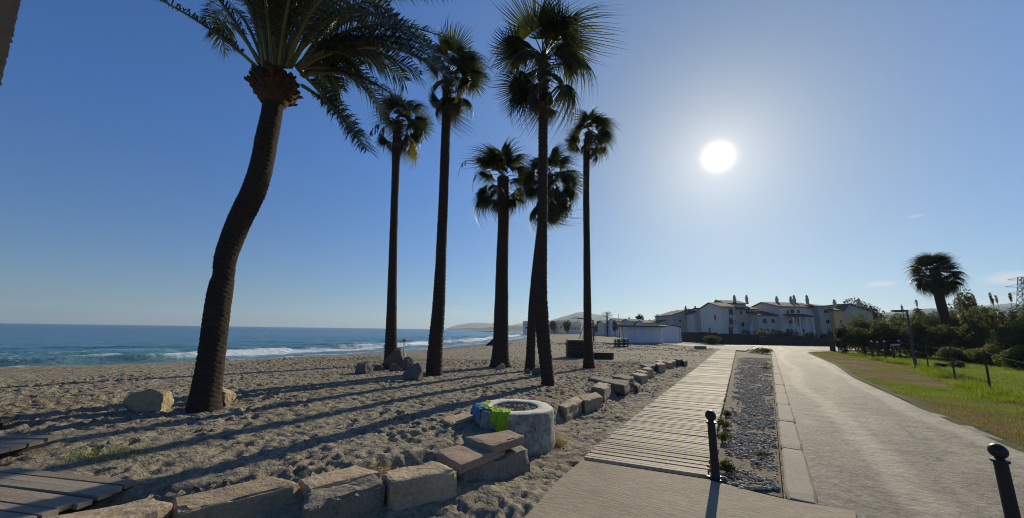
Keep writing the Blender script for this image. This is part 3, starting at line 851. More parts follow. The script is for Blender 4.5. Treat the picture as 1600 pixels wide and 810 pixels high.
# ------------------------------------------------------------------ stones along the beach edge
WG = 'stone blocks edging the beach'
def quad_stone(top_px, ztop, zbot, m, label, seed, n=9, amp=0.018, name='stone_block', group=WG, flare=1.02):
    """a block whose top corners stand where the photograph shows them"""
    T = [G(x, y, ztop)[:2] for x, y in top_px]
    c = sum(T) / 4
    root_loc = Vector((c[0], c[1], zbot))
    me = stone_mesh(name, 2, 2, 2, n, 0.0, 0.0, seed)
    off = Vector((seed * 5.1, seed * 2.3, seed))
    H = ztop - zbot
    size = (np.linalg.norm(T[0] - T[1]) + np.linalg.norm(T[1] - T[2])) / 2
    for v in me.vertices:
        u, w, h = v.co.x, v.co.y, v.co.z
        s, t = (u + 1) / 2, (w + 1) / 2
        p = T[0] * (1 - s) * (1 - t) + T[1] * s * (1 - t) + T[2] * s * t + T[3] * (1 - s) * t
        p = c + (p - c) * (flare if h < 0 else 1.0)
        P = Vector((p[0], p[1], zbot + (h + 1) / 2 * H))
        a = sorted((abs(u), abs(w), abs(h)))
        edge = (a[1] ** 12 if a[2] > .99 else 0)
        cen = Vector((c[0], c[1], zbot + H / 2))
        chip = max(0, mnoise.noise(P * 4.5 + off)) * edge
        P -= (P - cen).normalized() * (edge * 0.018 + chip * 0.10)
        P += mnoise.noise_vector(P * 2.2 + off) * amp * 1.2 + mnoise.noise_vector(P * 6.5 + off) * amp * 0.8 + mnoise.noise_vector(P * 17 + off) * amp * 0.35
        v.co = P - root_loc
    me.update()
    if len(me.polygons) and me.polygons[0].normal.length > 0:
        import bmesh
        bm = bmesh.new(); bm.from_mesh(me); bmesh.ops.recalc_face_normals(bm, faces=bm.faces); bm.to_mesh(me); bm.free()
    me.materials.append(m)
    o = bpy.data.objects.new(name, me); col.objects.link(o); o.location = root_loc
    return tag(o, label, 'stone', group)
quad_stone([(60, 812), (246, 771), (273, 786), (150, 832)], .44, -.1, STONE, 'pale slab beside the end of the wooden deck, bottom left', 1)
quad_stone([(271, 777), (426, 740), (471, 756), (279, 801)], .42, .16, STONE, 'long smooth tan slab, second from the wooden deck', 2, 14, 0.012)
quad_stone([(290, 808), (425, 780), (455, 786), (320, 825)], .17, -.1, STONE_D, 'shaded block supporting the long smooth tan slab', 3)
quad_stone([(469, 748), (556, 724), (596, 737), (484, 764)], .40, .12, STONE, 'low thin slab half buried in sand behind the dark rough block', 4, 9, 0.01)
quad_stone([(478, 764), (592, 741), (606, 754), (470, 796)], .40, -.1, STONE_D, 'dark rough weathered block at the bottom centre of the row', 5, 18, 0.03)
quad_stone([(596, 735), (680, 718), (716, 733), (608, 755)], .41, -.08, STONE, 'chipped block between dark rough block and the reddish slabs', 6, 14, 0.02)
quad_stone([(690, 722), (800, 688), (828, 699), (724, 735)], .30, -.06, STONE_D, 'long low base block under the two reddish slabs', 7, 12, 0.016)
quad_stone([(680, 703), (762, 684), (790, 697), (718, 727)], .42, .305, STONE_R, 'lower reddish slab leaning before the stone ring', 8, 12, 0.008)
quad_stone([(724, 682), (795, 672), (822, 681), (768, 697)], .49, .37, STONE_R, 'upper reddish slab lying against the stone ring', 9, 12, 0.008)
quad_stone([(688, 652), (735, 640), (750, 650), (703, 662)], .42, .2, STONE, 'small stone sunk in sand just behind the stone ring', 10)
quad_stone([(862, 628), (900, 617), (912, 624), (884, 638)], .28, -.05, STONE, 'broad flat block touching the right side of the stone ring', 11, 12, 0.02)
quad_stone([(902, 618), (932, 612), (943, 619), (914, 627)], .28, -.05, STONE, 'flat block next beyond the broad one at the stone ring', 12, 10, 0.02)
quad_stone([(925, 604), (936, 596), (955, 600), (944, 608)], .36, .0, STONE, 'small tilted block in front of the longest grey slab', 13, 8, 0.014)
quad_stone([(919, 591), (932, 588), (984, 595), (976, 603)], .34, .06, STONE_D, 'longest grey slab lying across the row of stones', 14, 12, 0.016)
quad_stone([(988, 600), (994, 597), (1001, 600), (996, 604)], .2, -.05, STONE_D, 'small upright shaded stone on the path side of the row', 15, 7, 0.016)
quad_stone([(955, 587), (972, 584), (992, 589), (980, 593)], 0.34, .02, STONE_D, 'dark flat stone just beyond the longest slab', 16, 9, 0.016)
quad_stone([(984, 583.5), (996, 581.5), (1013, 585), (1002, 588)], 0.30, -.03, STONE, 'pale stone with two steps in mid row', 17, 9, 0.016)
quad_stone([(992, 579), (1003, 577.5), (1016, 580), (1007, 582.5)], 0.30, 0, STONE, 'narrow pale stone between stepped stone and square stone', 18, 8, 0.014)
quad_stone([(1001, 575), (1012, 573.5), (1022, 575.5), (1013, 577.5)], 0.38, 0, STONE, 'squarish stone standing taller in the row', 19, 8, 0.016)
quad_stone([(1000, 570), (1014, 567.5), (1026, 570), (1014, 573)], 0.35, .05, STONE_D, 'dark stone behind the squarish taller stone', 20, 8, 0.02)
quad_stone([(1020, 567), (1031, 565.5), (1040, 568), (1029, 570)], 0.40, 0, STONE, 'thick stone of the far part of the row', 21, 8, 0.016)
quad_stone([(1023, 563.5), (1033, 562), (1040, 564), (1031, 565.5)], 0.42, .05, STONE, 'flat-topped stone on the beach side of the thick far stone', 22, 7, 0.016)
quad_stone([(1039, 565), (1047, 563.5), (1053, 565.5), (1045, 567)], 0.32, 0, STONE, 'pale low stone, fourth from the far end', 23, 7, 0.016)
quad_stone([(1047, 563.5), (1054, 562), (1060, 563.5), (1053, 565)], 0.30, 0, STONE, 'low stone, third from the far end', 24, 7, 0.016)
quad_stone([(1053, 561), (1060, 559.5), (1067, 561), (1060, 562.5)], 0.38, 0, STONE_D, 'dark stone, second from the far end of the row', 25, 7, 0.02)
quad_stone([(1065, 563), (1069, 562), (1074, 563.5), (1069, 565)], 0.29, 0, STONE_D, 'small last stone at the far end of the row', 26, 7, 0.02)

def rock(px, py, z0, rx, ry, rz, m, label, seed, yaw=0.0, tilt=0.0):
    import bmesh
    p = G(px, py, z0)
    bm = bmesh.new(); bmesh.ops.create_icosphere(bm, subdivisions=4, radius=1.0)
    r = random.Random(seed)
    planes = []
    for k in range(9):
        n = Vector((r.gauss(0, 1), r.gauss(0, 1), r.gauss(0, .8))).normalized(); planes.append((n, r.uniform(.48, .74)))
    off = Vector((seed, seed * 2.7, 3))
    for v in bm.verts:
        c = v.co.copy()
        for n, d in planes:
            e = c.dot(n) - d
            if e > 0: c -= n * e * 0.98
        c += mnoise.noise_vector(c * 2.5 + off) * 0.06 + mnoise.noise_vector(c * 7 + off) * 0.035
        v.co = Vector((c.x * rx * .9, c.y * ry * .9, (c.z + 0.5) * rz * .9))
    me = bpy.data.meshes.new('rock'); bm.to_mesh(me); bm.free(); me.materials.append(m)
    o = bpy.data.objects.new('rock', me); col.objects.link(o)
    o.location = (p[0], p[1], gz(p[0], p[1]) - 0.05); o.rotation_euler = (tilt, 0, yaw)
    return tag(o, label, 'rock', 'rocks around the palm trunks')
rock(232, 642, .34, .50, .34, .36, ROCK_Y, 'large ochre boulder left of the leaning date palm', 3, 0.1)
rock(352, 632, .34, .24, .3, .34, ROCK_Y, 'ochre rock half hidden behind the leaning date palm', 8, 0.4)
rock(570, 577, .34, .55, .45, .52, ROCK, 'rounded dark rock left of the palm nearest the sea', 5)
rock(618, 569, .34, .72, .5, .80, ROCK, 'tall pointed rock leaning on the palm nearest the sea', 6, 0.5)
rock(617, 573, .34, .45, .35, .28, ROCK, 'low flat rock in front of the tall pointed rock', 12, 0.2)
rock(637, 571, .34, .38, .3, .5, ROCK, 'dark rock right of the tall pointed rock', 13, 1.0)
rock(592, 572, .34, .3, .25, .25, ROCK, 'small rock between rounded rock and tall pointed rock', 14, 1.0)
rock(648, 590, .34, .46, .38, .46, ROCK, 'brown rock at left foot of the second tall palm', 7, 0.7)
rock(781, 570, .30, .34, .26, .26, STONE, 'pale squarish rock before the thick-trunked palm', 9, 0.1)
rock(838, 582, .30, .3, .26, .28, ROCK, 'small dark rock between two crossing palm trunks', 10, 0.4)
rock(826, 578, .30, .2, .2, .18, ROCK, 'smallest rock left of the crossing palm trunks', 15, 0.4)

# ------------------------------------------------------------------ stone ring with towels
RC, RO, RI, RH = np.array([0.085, 7.16]), 0.725, 0.42, 0.62
def stone_ring():
    root = empty('stone_ring', (RC[0], RC[1], 0), 'round whitewashed stone ring with peeling paint and sand inside', 'stone ring')
    import bmesh
    prof = [(RO * 1.03, -0.15), (RO * 1.03, 0.05), (RO * 1.015, .15), (RO * 1.005, .25), (RO, .35), (RO, .45), (RO, RH - .05), (RO - .012, RH - .015), (RO - .035, RH), (RO - .12, RH + .004), (RI + .1, RH + .004), (RI + .02, RH), (RI, RH - .02), (RI, RH - .2)]
    mb = MB().lathe(prof, (RC[0], RC[1], 0), 72)
    vs = []
    for v in mb.v:
        P = Vector(v); q = mnoise.noise_vector(P * 4) * .010 + mnoise.noise_vector(P * 13) * .006
        vs.append(P + q)
    np_obj('ring_wall', vs, mb.f, LIME, root, True)
    v, f = [], []
    r = random.Random(5)
    n = 40
    for j in range(14):
        for k in range(n):
            rad = RI * 1.01 * j / 13; w = 2 * math.pi * k / n
            v.append((RC[0] + rad * math.cos(w), RC[1] + rad * math.sin(w), RH - .035 + r.uniform(-.015, .018)))
    for j in range(13):
        for k in range(n): f.append((j * n + k, j * n + (k + 1) % n, (j + 1) * n + (k + 1) % n, (j + 1) * n + k))
    np_obj('sand_fill', v, f, GRAVEL_BED, root, False)
stone_ring()
def towel(name, th0, th1, r_in, drop, m, label, seed, skew=0.0):
    nu, nv = 26, 30
    v, f = [], []
    r = random.Random(seed)
    for i in range(nu + 1):
        u = i / nu
        th = th0 + (th1 - th0) * u
        dr = drop * (0.74 + 0.22 * math.sin(u * 5 + seed) + 0.06 * math.sin(u * 23 + seed)) + skew * (u - .5)
        top = RO - r_in
        for j in range(nv + 1):
            s = j / nv * (top + dr)
            fold = math.sin(u * 15 + seed + s * 3) * 0.024 + math.sin(u * 29 + seed * 2 + s * 6) * 0.012
            cr = mnoise.noise(Vector((u * 5, s * 14, seed * 3.3))) * 0.016
            if s < top:
                rad = r_in + s; z = RH + 0.016 + abs(fold) * 0.7 + abs(cr) * 1.5
            else:
                q = s - top
                rad = RO + 0.030 + (fold + cr) * min(1, q / .06) * 1.1 + 0.014; z = RH + 0.012 - q
            a = th + mnoise.noise(Vector((u * 3, s * 5, seed))) * 0.05 + (1 - s / (top + dr)) * 0.04
            v.append((RC[0] + rad * math.cos(a), RC[1] + rad * math.sin(a), z))
    for i in range(nu):
        for j in range(nv):
            f.append((i * (nv + 1) + j, (i + 1) * (nv + 1) + j, (i + 1) * (nv + 1) + j + 1, i * (nv + 1) + j + 1))
    v = [Vector(q) for q in v]; root = Vector((RC[0], RC[1], RH))
    o = np_obj(name, [q - root for q in v], f, m, None, True); o.location = root
    sm = o.modifiers.new('thickness', 'SOLIDIFY'); sm.thickness = 0.008; sm.offset = 1
    return tag(o, label, 'towel', 'towels left on the stone ring')
towel('towel', R(172), R(216), .52, .21, TOWEL_B, 'crumpled blue towel hanging over the left rim of the stone ring', 2)
towel('towel', R(237), R(262), .47, .30, TOWEL_G, 'lime green towel hanging down the front of the stone ring', 5, 0.06)
towel('towel', R(150), R(240), .50, -.13, TOWEL_G, 'twisted lime green cloth lying along the rim of the stone ring', 7)

# ------------------------------------------------------------------ bollards
def bollard(x, y, label):
    z = 0.02
    root = empty('bollard', (x, y, z), label, 'bollard', 'black iron bollards')
    MB().lathe([(0, -.05), (.078, -.05), (.078, .03), (.060, .05), (.054, .07), (.052, .40), (.050, .735), (.0, .735)], (x, y, z), 28).build('post', IRON, root, False)
    MB().lathe([(0, .728), (.066, .728), (.068, .740), (.066, .752), (.038, .756), (.035, .77)], (x, y, z), 28).build('collar', IRON, root, False)
    pr = [(0.070 * math.sin(a), .832 - .072 * math.cos(a)) for a in np.linspace(0.45, math.pi, 14)]
    MB().lathe(pr, (x, y, z), 28).build('ball', IRON, root, True)
    for a in (0.5, 2.6, 4.7):
        MB().box((x + .085 * math.cos(a), y + .085 * math.sin(a), z + .02), (.05, .035, .035), a).build('foot_lug', IRON, root)
p = G(1119, 753); bollard(p[0], p[1], 'black iron bollard with ball top at the near end of the boardwalk')
p = G(1592, 852); bollard(p[0], p[1], 'black iron bollard with ball top at the right edge beside the road')

# ------------------------------------------------------------------ wooden decks, bottom left
def deck(corner, ux, length, nplank, pw, z, label, seed, m=WOOD):
    """planks run back from `corner` along -ux; further planks lie towards the camera"""
    ux = np.array(ux) / np.linalg.norm(ux); vy = np.array([-ux[1], ux[0]]) * -1
    root = empty('wooden_deck', (corner[0], corner[1], gz(*corner)), label, 'deck', 'weathered wooden decks')
    r = random.Random(seed); yaw = math.atan2(ux[1], ux[0])
    for k in range(nplank):
        ext = r.uniform(-.03, .05)
        c = np.array(corner) - ux * (length / 2 - ext) + vy * (k + .5) * (pw + .014)
        o = MB().box((0, 0, 0), (length, pw, .045)).build('plank', m)
        o.parent = root
        o.location = Vector((c[0], c[1], z - .022 + r.uniform(-.006, .006))) - root.location
        o.rotation_euler = (r.uniform(-.02, .02), r.uniform(-.004, .004), yaw + r.uniform(-.012, .012))
    for s in (.25, length * .5, length - .3):
        c = np.array(corner) - ux * s + vy * nplank * (pw + .014) / 2
        MB().box((c[0], c[1], z - .13), (.09, nplank * (pw + .014) - .06, .16), yaw).build('bearer', JOIST, root)
deck((-3.83, 4.16), (1.83, -.33), 4.2, 12, .105, .41, 'low slatted wooden deck in the bottom left corner', 1)
p = G(72, 681, .52); q = G(-60, 690, .52)
deck((p[0] + .16, p[1]), (1.0, .02), 4.0, 4, .155, .52, 'raised weathered wooden platform left of the grass tuft', 2)
p = G(30, 652, .5)
deck((p[0], p[1]), (1.0, -.04), 3.4, 4, .2, .50, 'farther wooden platform at the left edge of the beach', 3, DARKW)

# ------------------------------------------------------------------ palms
def smooth_line(pts, step):
    """Catmull-Rom through (x, y, z, radius) points"""
    P = [np.array(q, float) for q in pts]
    P = [2 * P[0] - P[1]] + P + [2 * P[-1] - P[-2]]
    out = []
    for i in range(1, len(P) - 2):
        L = np.linalg.norm(P[i + 1][:3] - P[i][:3]); n = max(2, int(L / step))
        for k in range(n):
            t = k / n
            out.append(0.5 * ((2 * P[i]) + (P[i + 1] - P[i - 1]) * t + (2 * P[i - 1] - 5 * P[i] + 4 * P[i + 1] - P[i + 2]) * t * t + (3 * P[i] - P[i - 1] - 3 * P[i + 1] + P[i + 2]) * t ** 3))
    out.append(P[-2]); return out
def trunk(root, pts, m, seg=28, step=0.035, saw=0.02, period=0.10, diamond=0.0, seed=0):
    L = smooth_line(pts, step)
    r = np.random.default_rng(seed)
    V, n = [], len(L)
    s = 0
    for i, q in enumerate(L):
        if i: s += np.linalg.norm(q[:3] - L[i - 1][:3])
        t = Vector((L[min(i + 1, n - 1)] - L[max(i - 1, 0)])[:3]).normalized()
        a = Vector((1, 0, 0)); a = (a - t * a.dot(t)).normalized(); b = t.cross(a)
        for k in range(seg):
            w = 2 * math.pi * k / seg
            ph = s / period + 0.35 * mnoise.noise(Vector((math.cos(w) * 1.5, math.sin(w) * 1.5, s * 1.2 + seed)))
            if diamond:
                ph2 = ph + (k % (seg // 7)) / (seg // 7)
                rel = saw * (1 - (ph2 % 1.0)) 
            else:
                rel = saw * (1 - (ph % 1.0))
            rr = q[3] * (1 + 0.05 * mnoise.noise(Vector((math.cos(w) * 2, math.sin(w) * 2, s * 0.9 + seed * 3)))) + rel - saw / 2 + r.uniform(-.25, .25) * saw
            V.append(Vector(q[:3]) + (a * math.cos(w) + b * math.sin(w)) * rr)
    i = np.arange(n - 1)[:, None] * seg; k = np.arange(seg)[None, :]
    f = np.stack([i + k, i + (k + 1) % seg, i + seg + (k + 1) % seg, i + seg + k], -1).reshape(-1, 4)
    return np_obj('trunk', np.array(V), f, m, root, False)
def px_trunk(spec, Y, zbase):
    """(x, y, width) along the trunk in the photograph, at the palm's own depth"""
    out = []
    for x, y, w in spec:
        p = at(x, y, Y); d = math.dist(p, CO)
        k = float((p - CO) @ CF)
        out.append((p[0], p[1], p[2], w / 2 * k / F_PX))
    out[0] = (out[0][0], out[0][1], zbase - 0.1, out[0][3])
    return out

def fan_mesh(name, seed, n=42, spread=1.75, droop=0.5, fold=0.10, split=0.42, hang=0.35, pet=0.85, m=None, curl=0.0, blade=1.15):
    """one fan frond: petiole along +X, then a pleated blade of split, drooping segments"""
    r = random.Random(seed)
    mb = MB()
    mb.tube([(0, 0, 0), (pet * .35, 0, .03), (pet * .7, 0, .03), (pet, 0, 0)], [.028, .02, .015, .012], 5)
    for k in range(n):
        a0 = (k / n - .5) * 2 * spread; a1 = ((k + 1) / n - .5) * 2 * spread
        am = (a0 + a1) / 2 + r.uniform(-.02, .02)
        ln = blade * (0.80 + 0.20 * math.cos(am)) * r.uniform(.82, 1.08)
        def P(a, rad, zoff=0.0):
            x = rad * math.cos(a); y = rad * math.sin(a)
            z = -droop * rad * rad * 0.42 + curl * abs(y) * 0.35 + zoff
            return (pet + x * (1 - .12 * droop * rad), y * (1 - .1 * droop * rad), z)
        sr = split * r.uniform(.85, 1.15) * blade
        dz = -hang * r.uniform(.3, 1.6)
        b0, b1 = P(a0, sr, -.015), P(a1, sr, -.015)
        c = P(am, sr * .98, fold * .4)
        w = (a1 - a0) * .40
        q1 = sr + (ln - sr) * .42; q2 = sr + (ln - sr) * .74
        e0, e1 = P(am - w * .78, q1, dz * .10), P(am + w * .78, q1, dz * .10)
        g0, g1 = P(am - w * .36, q2, dz * .38), P(am + w * .36, q2, dz * .38)
        tx = P(am + r.uniform(-.06, .06), ln * r.uniform(.93, 1.0), dz)
        mb.add([(pet, 0, 0), b0, c, b1, e0, e1, g0, g1, tx], [(0, 1, 2), (0, 2, 3), (1, 4, 2), (2, 5, 3), (2, 4, 5), (4, 6, 7, 5), (6, 8, 7)])
    me = bpy.data.meshes.new(name); me.from_pydata(mb.v, [], mb.f); me.update()
    me.materials.append(m)
    return me
FANS = [fan_mesh('frond', s, droop=d, hang=h, curl=c, m=FAN) for s, d, h, c in ((1, .40, .38, .2), (2, .7, .6, 0), (3, .9, .7, -.2), (4, .3, .3, .3), (5, 1.05, .8, -.4), (6, .6, .5, .1))]
FANS_Y = [fan_mesh('frond', s, droop=d, hang=.3, curl=c, m=FAN_Y) for s, d, c in ((11, .5, 0), (12, .8, -.2))]
FANS_D = [fan_mesh('dead_frond', s, n=26, spread=1.1, droop=1.3, hang=.5, curl=-.7, pet=.7, m=FAN_D) for s in (21, 22, 23)]
def frame_of(d, roll=0.0):
    x = Vector(d).normalized(); up = Vector((0, 0, 1))
    y = up.cross(x)
    y = Vector((0, 1, 0)) if y.length < 1e-3 else y.normalized()
    z = x.cross(y)
    return Matrix((x, y, z)).transposed() @ Matrix.Rotation(roll, 3, 'X')
def place(me, name, root, p, d, s, roll):
    o = bpy.data.objects.new(name, me); col.objects.link(o); o.parent = root
    mrot = frame_of(d, roll)
    o.matrix_local = Matrix.Translation(Vector(p) - root.location) @ mrot.to_4x4() @ Matrix.Diagonal((s[0], s[1], s[2], 1))
    return o
def fan_crown(root, top, nfr, size, wind=(0, 0, 0), seed=0, lo=-50, hi=85, ndead=6, yellow=(), stack=0.9, el_pow=0.8):
    r = random.Random(seed)
    top = Vector([float(c) for c in top[:3]])
    for k in range(nfr):
        t = (k + .5) / nfr
        el = R(hi + (lo - hi) * t ** el_pow) + r.uniform(-.13, .13)
        az = k * 2.39996 + r.uniform(-.25, .25)
        d = Vector((math.cos(az) * math.cos(el), math.sin(az) * math.cos(el), math.sin(el))) + Vector(wind) * (1.0 if el > 0 else .5)
        p = top + Vector((math.cos(az) * .1, math.sin(az) * .1, -t * stack * .8))
        s = size * r.uniform(.88, 1.12)
        me = r.choice(FANS)
        place(me, 'frond', root, p, d, (s, s * r.uniform(.8, 1.05), s), r.uniform(-.5, .5))
    for k in range(ndead):
        az = r.uniform(0, 6.28); el = R(r.uniform(-80, -48))
        d = Vector((math.cos(az) * math.cos(el), math.sin(az) * math.cos(el), math.sin(el))) + Vector(wind) * .2
        s = size * r.uniform(.7, 1.0)
        place(r.choice(FANS_D), 'dead_frond', root, top + Vector((math.cos(az) * .14, math.sin(az) * .14, -stack * r.uniform(.7, 1.1))), d, (s, s * .8, s), r.uniform(-.6, .6))
    for (dx, dy, dz, s) in yellow:
        place(r.choice(FANS_Y), 'yellow_frond', root, top + Vector((0, 0, -stack * .9)), (dx, dy, dz), (s, s, s), r.uniform(-.5, .5))
def crown_boots(root, top, rad, h, seed):
    """stubs of old leaf stalks clasping the top of the trunk"""
    r = random.Random(seed); mb = MB()
    for k in range(46):
        az = k * 2.4; z = -h * (k / 46)
        d = Vector((math.cos(az), math.sin(az), r.uniform(.3, .9))).normalized()
        p = Vector([float(c) for c in top[:3]]) + Vector((math.cos(az) * rad * .6, math.sin(az) * rad * .6, z))
        mb.tube([p, p + d * r.uniform(.12, .26)], [.06, .03], 5)
    mb.build('leaf_stubs', FAN_D, root)
def fruit_stalk(root, p0, p1, p2, seed, strands=10, thick=.022):
    r = random.Random(seed); mb = MB()
    P0, P1, P2 = Vector(p0), Vector(p1), Vector(p2)
    pts = [P0 * (1 - t) ** 2 + P1 * 2 * t * (1 - t) + P2 * t * t for t in [k / 10 for k in range(11)]]
    mb.tube(pts, [thick * (1 - .06 * k) for k in range(11)], 5)
    for k in range(strands):
        b = pts[r.randint(6, 10)]
        e = b + Vector((r.uniform(-.12, .12), r.uniform(-.12, .12), -r.uniform(.25, .6)))
        mb.tube([b, (b + e) / 2 + Vector((r.uniform(-.05, .05), 0, 0)), e], [.01, .016, .006], 4)
        for q in range(4):
            c = b.lerp(e, r.uniform(.2, 1)); mb.box(c, (.05, .05, .08), r.uniform(0, 3))
    mb.build('fruit_stalk', FAN_D, root)

PG = 'tall fan palms standing on the beach'
def fan_palm(spec, base_px, label, blades_px, size, seed, fill=8, ndead=6, yellow=(), stack=0.9, zb=0.3, fruit=(), wind=(0, 0, 0)):
    g = G(base_px[0], base_px[1], zb)
    zb2 = gz(g[0], g[1]); Y = g[1]
    root = empty('fan_palm', (g[0], g[1], zb2), label, 'palm tree', PG)
    pts = px_trunk(spec, Y, zb2)
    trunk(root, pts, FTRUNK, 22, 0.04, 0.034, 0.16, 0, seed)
    r = random.Random(seed)
    ax, ay = spec[-1][:2]
    A0 = at(ax, ay, Y)
    def blade_at(x, y, pool, nm, S):
        d = at(x, y, Y) - A0
        off = min(max(-d[2] * .35, -.1), stack)            # lower fronds leave the trunk lower down
        p = Vector([float(c) for c in A0]) + Vector((0, 0, -off))
        d = Vector([float(c) for c in d]) + Vector((0, 0, off))
        L = 1.36 * S; dp = math.hypot(d.x, d.z)
        if dp < L: d.y = math.sqrt(L * L - dp * dp) * r.choice((-1, 1)) * r.uniform(.7, 1)
        s_ = max(.55, min(1.35, d.length / 1.36))
        rl = r.choice((-1, 1)) * r.uniform(.25, 1.1)
        place(r.choice(pool), nm, root, p, d, (s_, s_ * r.uniform(.85, 1.05), s_), rl)
    for (x, y) in blades_px: blade_at(x, y, FANS, 'frond', size * r.uniform(.85, 1.05))
    for (x, y, S_) in yellow: blade_at(x, y, FANS_Y, 'yellow_frond', S_)
    fan_crown(root, pts[-1], fill + 4, size * .82, wind, seed, -25, 88, ndead, (), stack)
    crown_boots(root, pts[-1], pts[-1][3], stack, seed)
    for a in fruit:
        q = [at(x, y, Y) + np.array([0, o, 0]) for x, y, o in a]
        fruit_stalk(root, *q, seed, 14 if seed == 2 else 2)
    return root
fan_palm([(611, 562, 22), (611, 535, 18), (612, 480, 15), (614, 400, 12.5), (617, 300, 11), (620, 225, 13), (623, 192, 14)], (611, 563), 'fan palm nearest the sea with rocks piled at its foot',
         ((618, 160), (636, 155), (652, 162), (663, 185), (660, 203), (645, 192), (604, 168), (606, 186), (640, 218), (628, 234), (634, 175), (650, 215), (615, 178), (625, 150), (668, 198)), .98, 2, 6, 4,
         ((653, 240, .75), (636, 226, .7)), 1.0, fruit=(((622, 205, 0), (596, 186, -.3), (583, 208, -.3)), ((622, 208, 0), (604, 194, -.4), (597, 212, -.4))), wind=(.4, 0, 0))
fan_palm([(678, 582, 26), (680, 545, 23), (686, 470, 19), (690, 380, 15.5), (694, 280, 14), (698, 170, 14), (701, 118, 15)], (677, 583), 'fan palm with a yellowing frond, second from the sea',
         ((698, 72), (712, 62), (728, 76), (742, 98), (750, 124), (738, 132), (690, 84), (712, 92), (722, 108), (686, 150), (680, 172), (692, 182), (708, 176), (735, 88), (690, 105), (752, 112)), .92, 3, 5, 6,
         ((722, 160, .62),), 1.3, wind=(.4, 0, .1))
fan_palm([(782, 566, 38), (782, 556, 27), (783, 500, 22.5), (785, 400, 18.5), (787, 330, 17), (786, 278, 18)], (782, 566), 'stout thick-trunked shorter fan palm in mid group',
         ((752, 248), (766, 238), (780, 232), (794, 233), (808, 240), (818, 256), (758, 266), (770, 250), (802, 252), (746, 306), (754, 322), (764, 298), (815, 302), (805, 322), (824, 275), (742, 318), (785, 245)), 1.05, 4, 5, 7,
         (), 1.1, fruit=(((775, 285, 0), (722, 222, -.2), (716, 282, -.2)), ((772, 290, 0), (738, 248, 0.1), (738, 300, 0))))
fan_palm([(828, 572, 19), (829, 555, 14.5), (833, 470, 13), (842, 380, 12), (852, 310, 12), (858, 275, 13)], (828, 572), 'slanting fan palm whose trunk passes behind the tallest palm',
         ((848, 242), (868, 236), (884, 248), (897, 266), (885, 286), (896, 306), (872, 316), (882, 336), (834, 256), (822, 276), (818, 298), (838, 318), (828, 338), (852, 344), (866, 298), (850, 262), (874, 270), (900, 290), (868, 340), (836, 290), (890, 322)), 1.0, 5, 8, 8,
         ((852, 340, .6),), 1.5)
fan_palm([(857, 601, 21), (855, 585, 20), (849, 530, 21), (846, 490, 21.5), (846, 440, 17.5), (848, 300, 15), (849, 150, 14), (849, 92, 15)], (856, 602), 'tallest fan palm with a kinked trunk behind the stone ring',
         ((850, 12), (818, 18), (884, 10), (915, 12), (797, 52), (787, 80), (798, 108), (822, 84), (874, 58), (902, 72), (918, 98), (893, 118), (902, 146), (814, 142), (838, 158), (868, 142), (830, 52), (862, 34), (806, 128), (910, 84), (885, 92)), 1.14, 6, 7, 5,
         (), 1.4)
fan_palm([(920, 568, 20), (919.5, 555, 15.5), (918, 500, 12.5), (917, 400, 10.5), (916, 300, 9.5), (917, 235, 10), (920, 208, 11)], (920, 568), 'slim rightmost beach fan palm beside the stacked planks',
         ((912, 182), (926, 177), (940, 182), (950, 197), (953, 216), (940, 224), (905, 198), (893, 214), (888, 228), (906, 236), (934, 240), (928, 190), (945, 206), (898, 205), (918, 190)), .92, 7, 5, 4, (), 0.9, wind=(.4, 0, .1))

# date palm -------------------------------------------------------------------
def date_frond(root, p0, p1, p2, seed, n=46, leaf=0.42, name='frond', sparse=1.0, width=1.0):
    r = random.Random(seed)
    tw = r.uniform(-.7, .7)
    P0, P1, P2 = Vector(p0), Vector(p1), Vector(p2)
    B = lambda t: P0 * (1 - t) ** 2 + P1 * 2 * t * (1 - t) + P2 * t * t
    pts = [B(k / 16) for k in range(17)]
    stem = MB().tube(pts, [.042 * (1 - k / 17) ** .9 + .005 for k in range(17)], 5)
    mb = MB()
    for k in range(n):
        t = .16 + .84 * (k + .5) / n
        p = B(t); T = (B(min(1, t + .02)) - B(max(0, t - .02))).normalized()
        S = T.cross(Vector((0, 0, 1)))
        S = S.normalized() if S.length > .05 else Vector((1, 0, 0))
        S = (Matrix.Rotation(tw, 3, T) @ S).normalized()
        U = S.cross(T).normalized()
        ln = leaf * (math.sin(math.pi * min(1, (t - .10) * 1.02)) ** .6 * .85 + .25) * r.uniform(.85, 1.12)
        for sg in (-1, 1):
            if r.random() > sparse: continue
            d = (T * r.uniform(.55, .95) + S * sg * r.uniform(.65, 1.0) * width + U * r.uniform(-.05, .55)).normalized()
            w = d.cross(U)
            w = (w if w.length > .1 else S).normalized() * .014
            q = p + d * ln * .55 ; e = p + d * ln + Vector((0, 0, -ln * r.uniform(.12, .4)))
            mb.add([p - w * .6, p + w * .6, q + w, q - w, e], [(0, 1, 2, 3), (3, 2, 4)])
    o = stem.build(name, PETIOLE, root)
    lf = mb.build('leaflets', FROND, o)
    return o
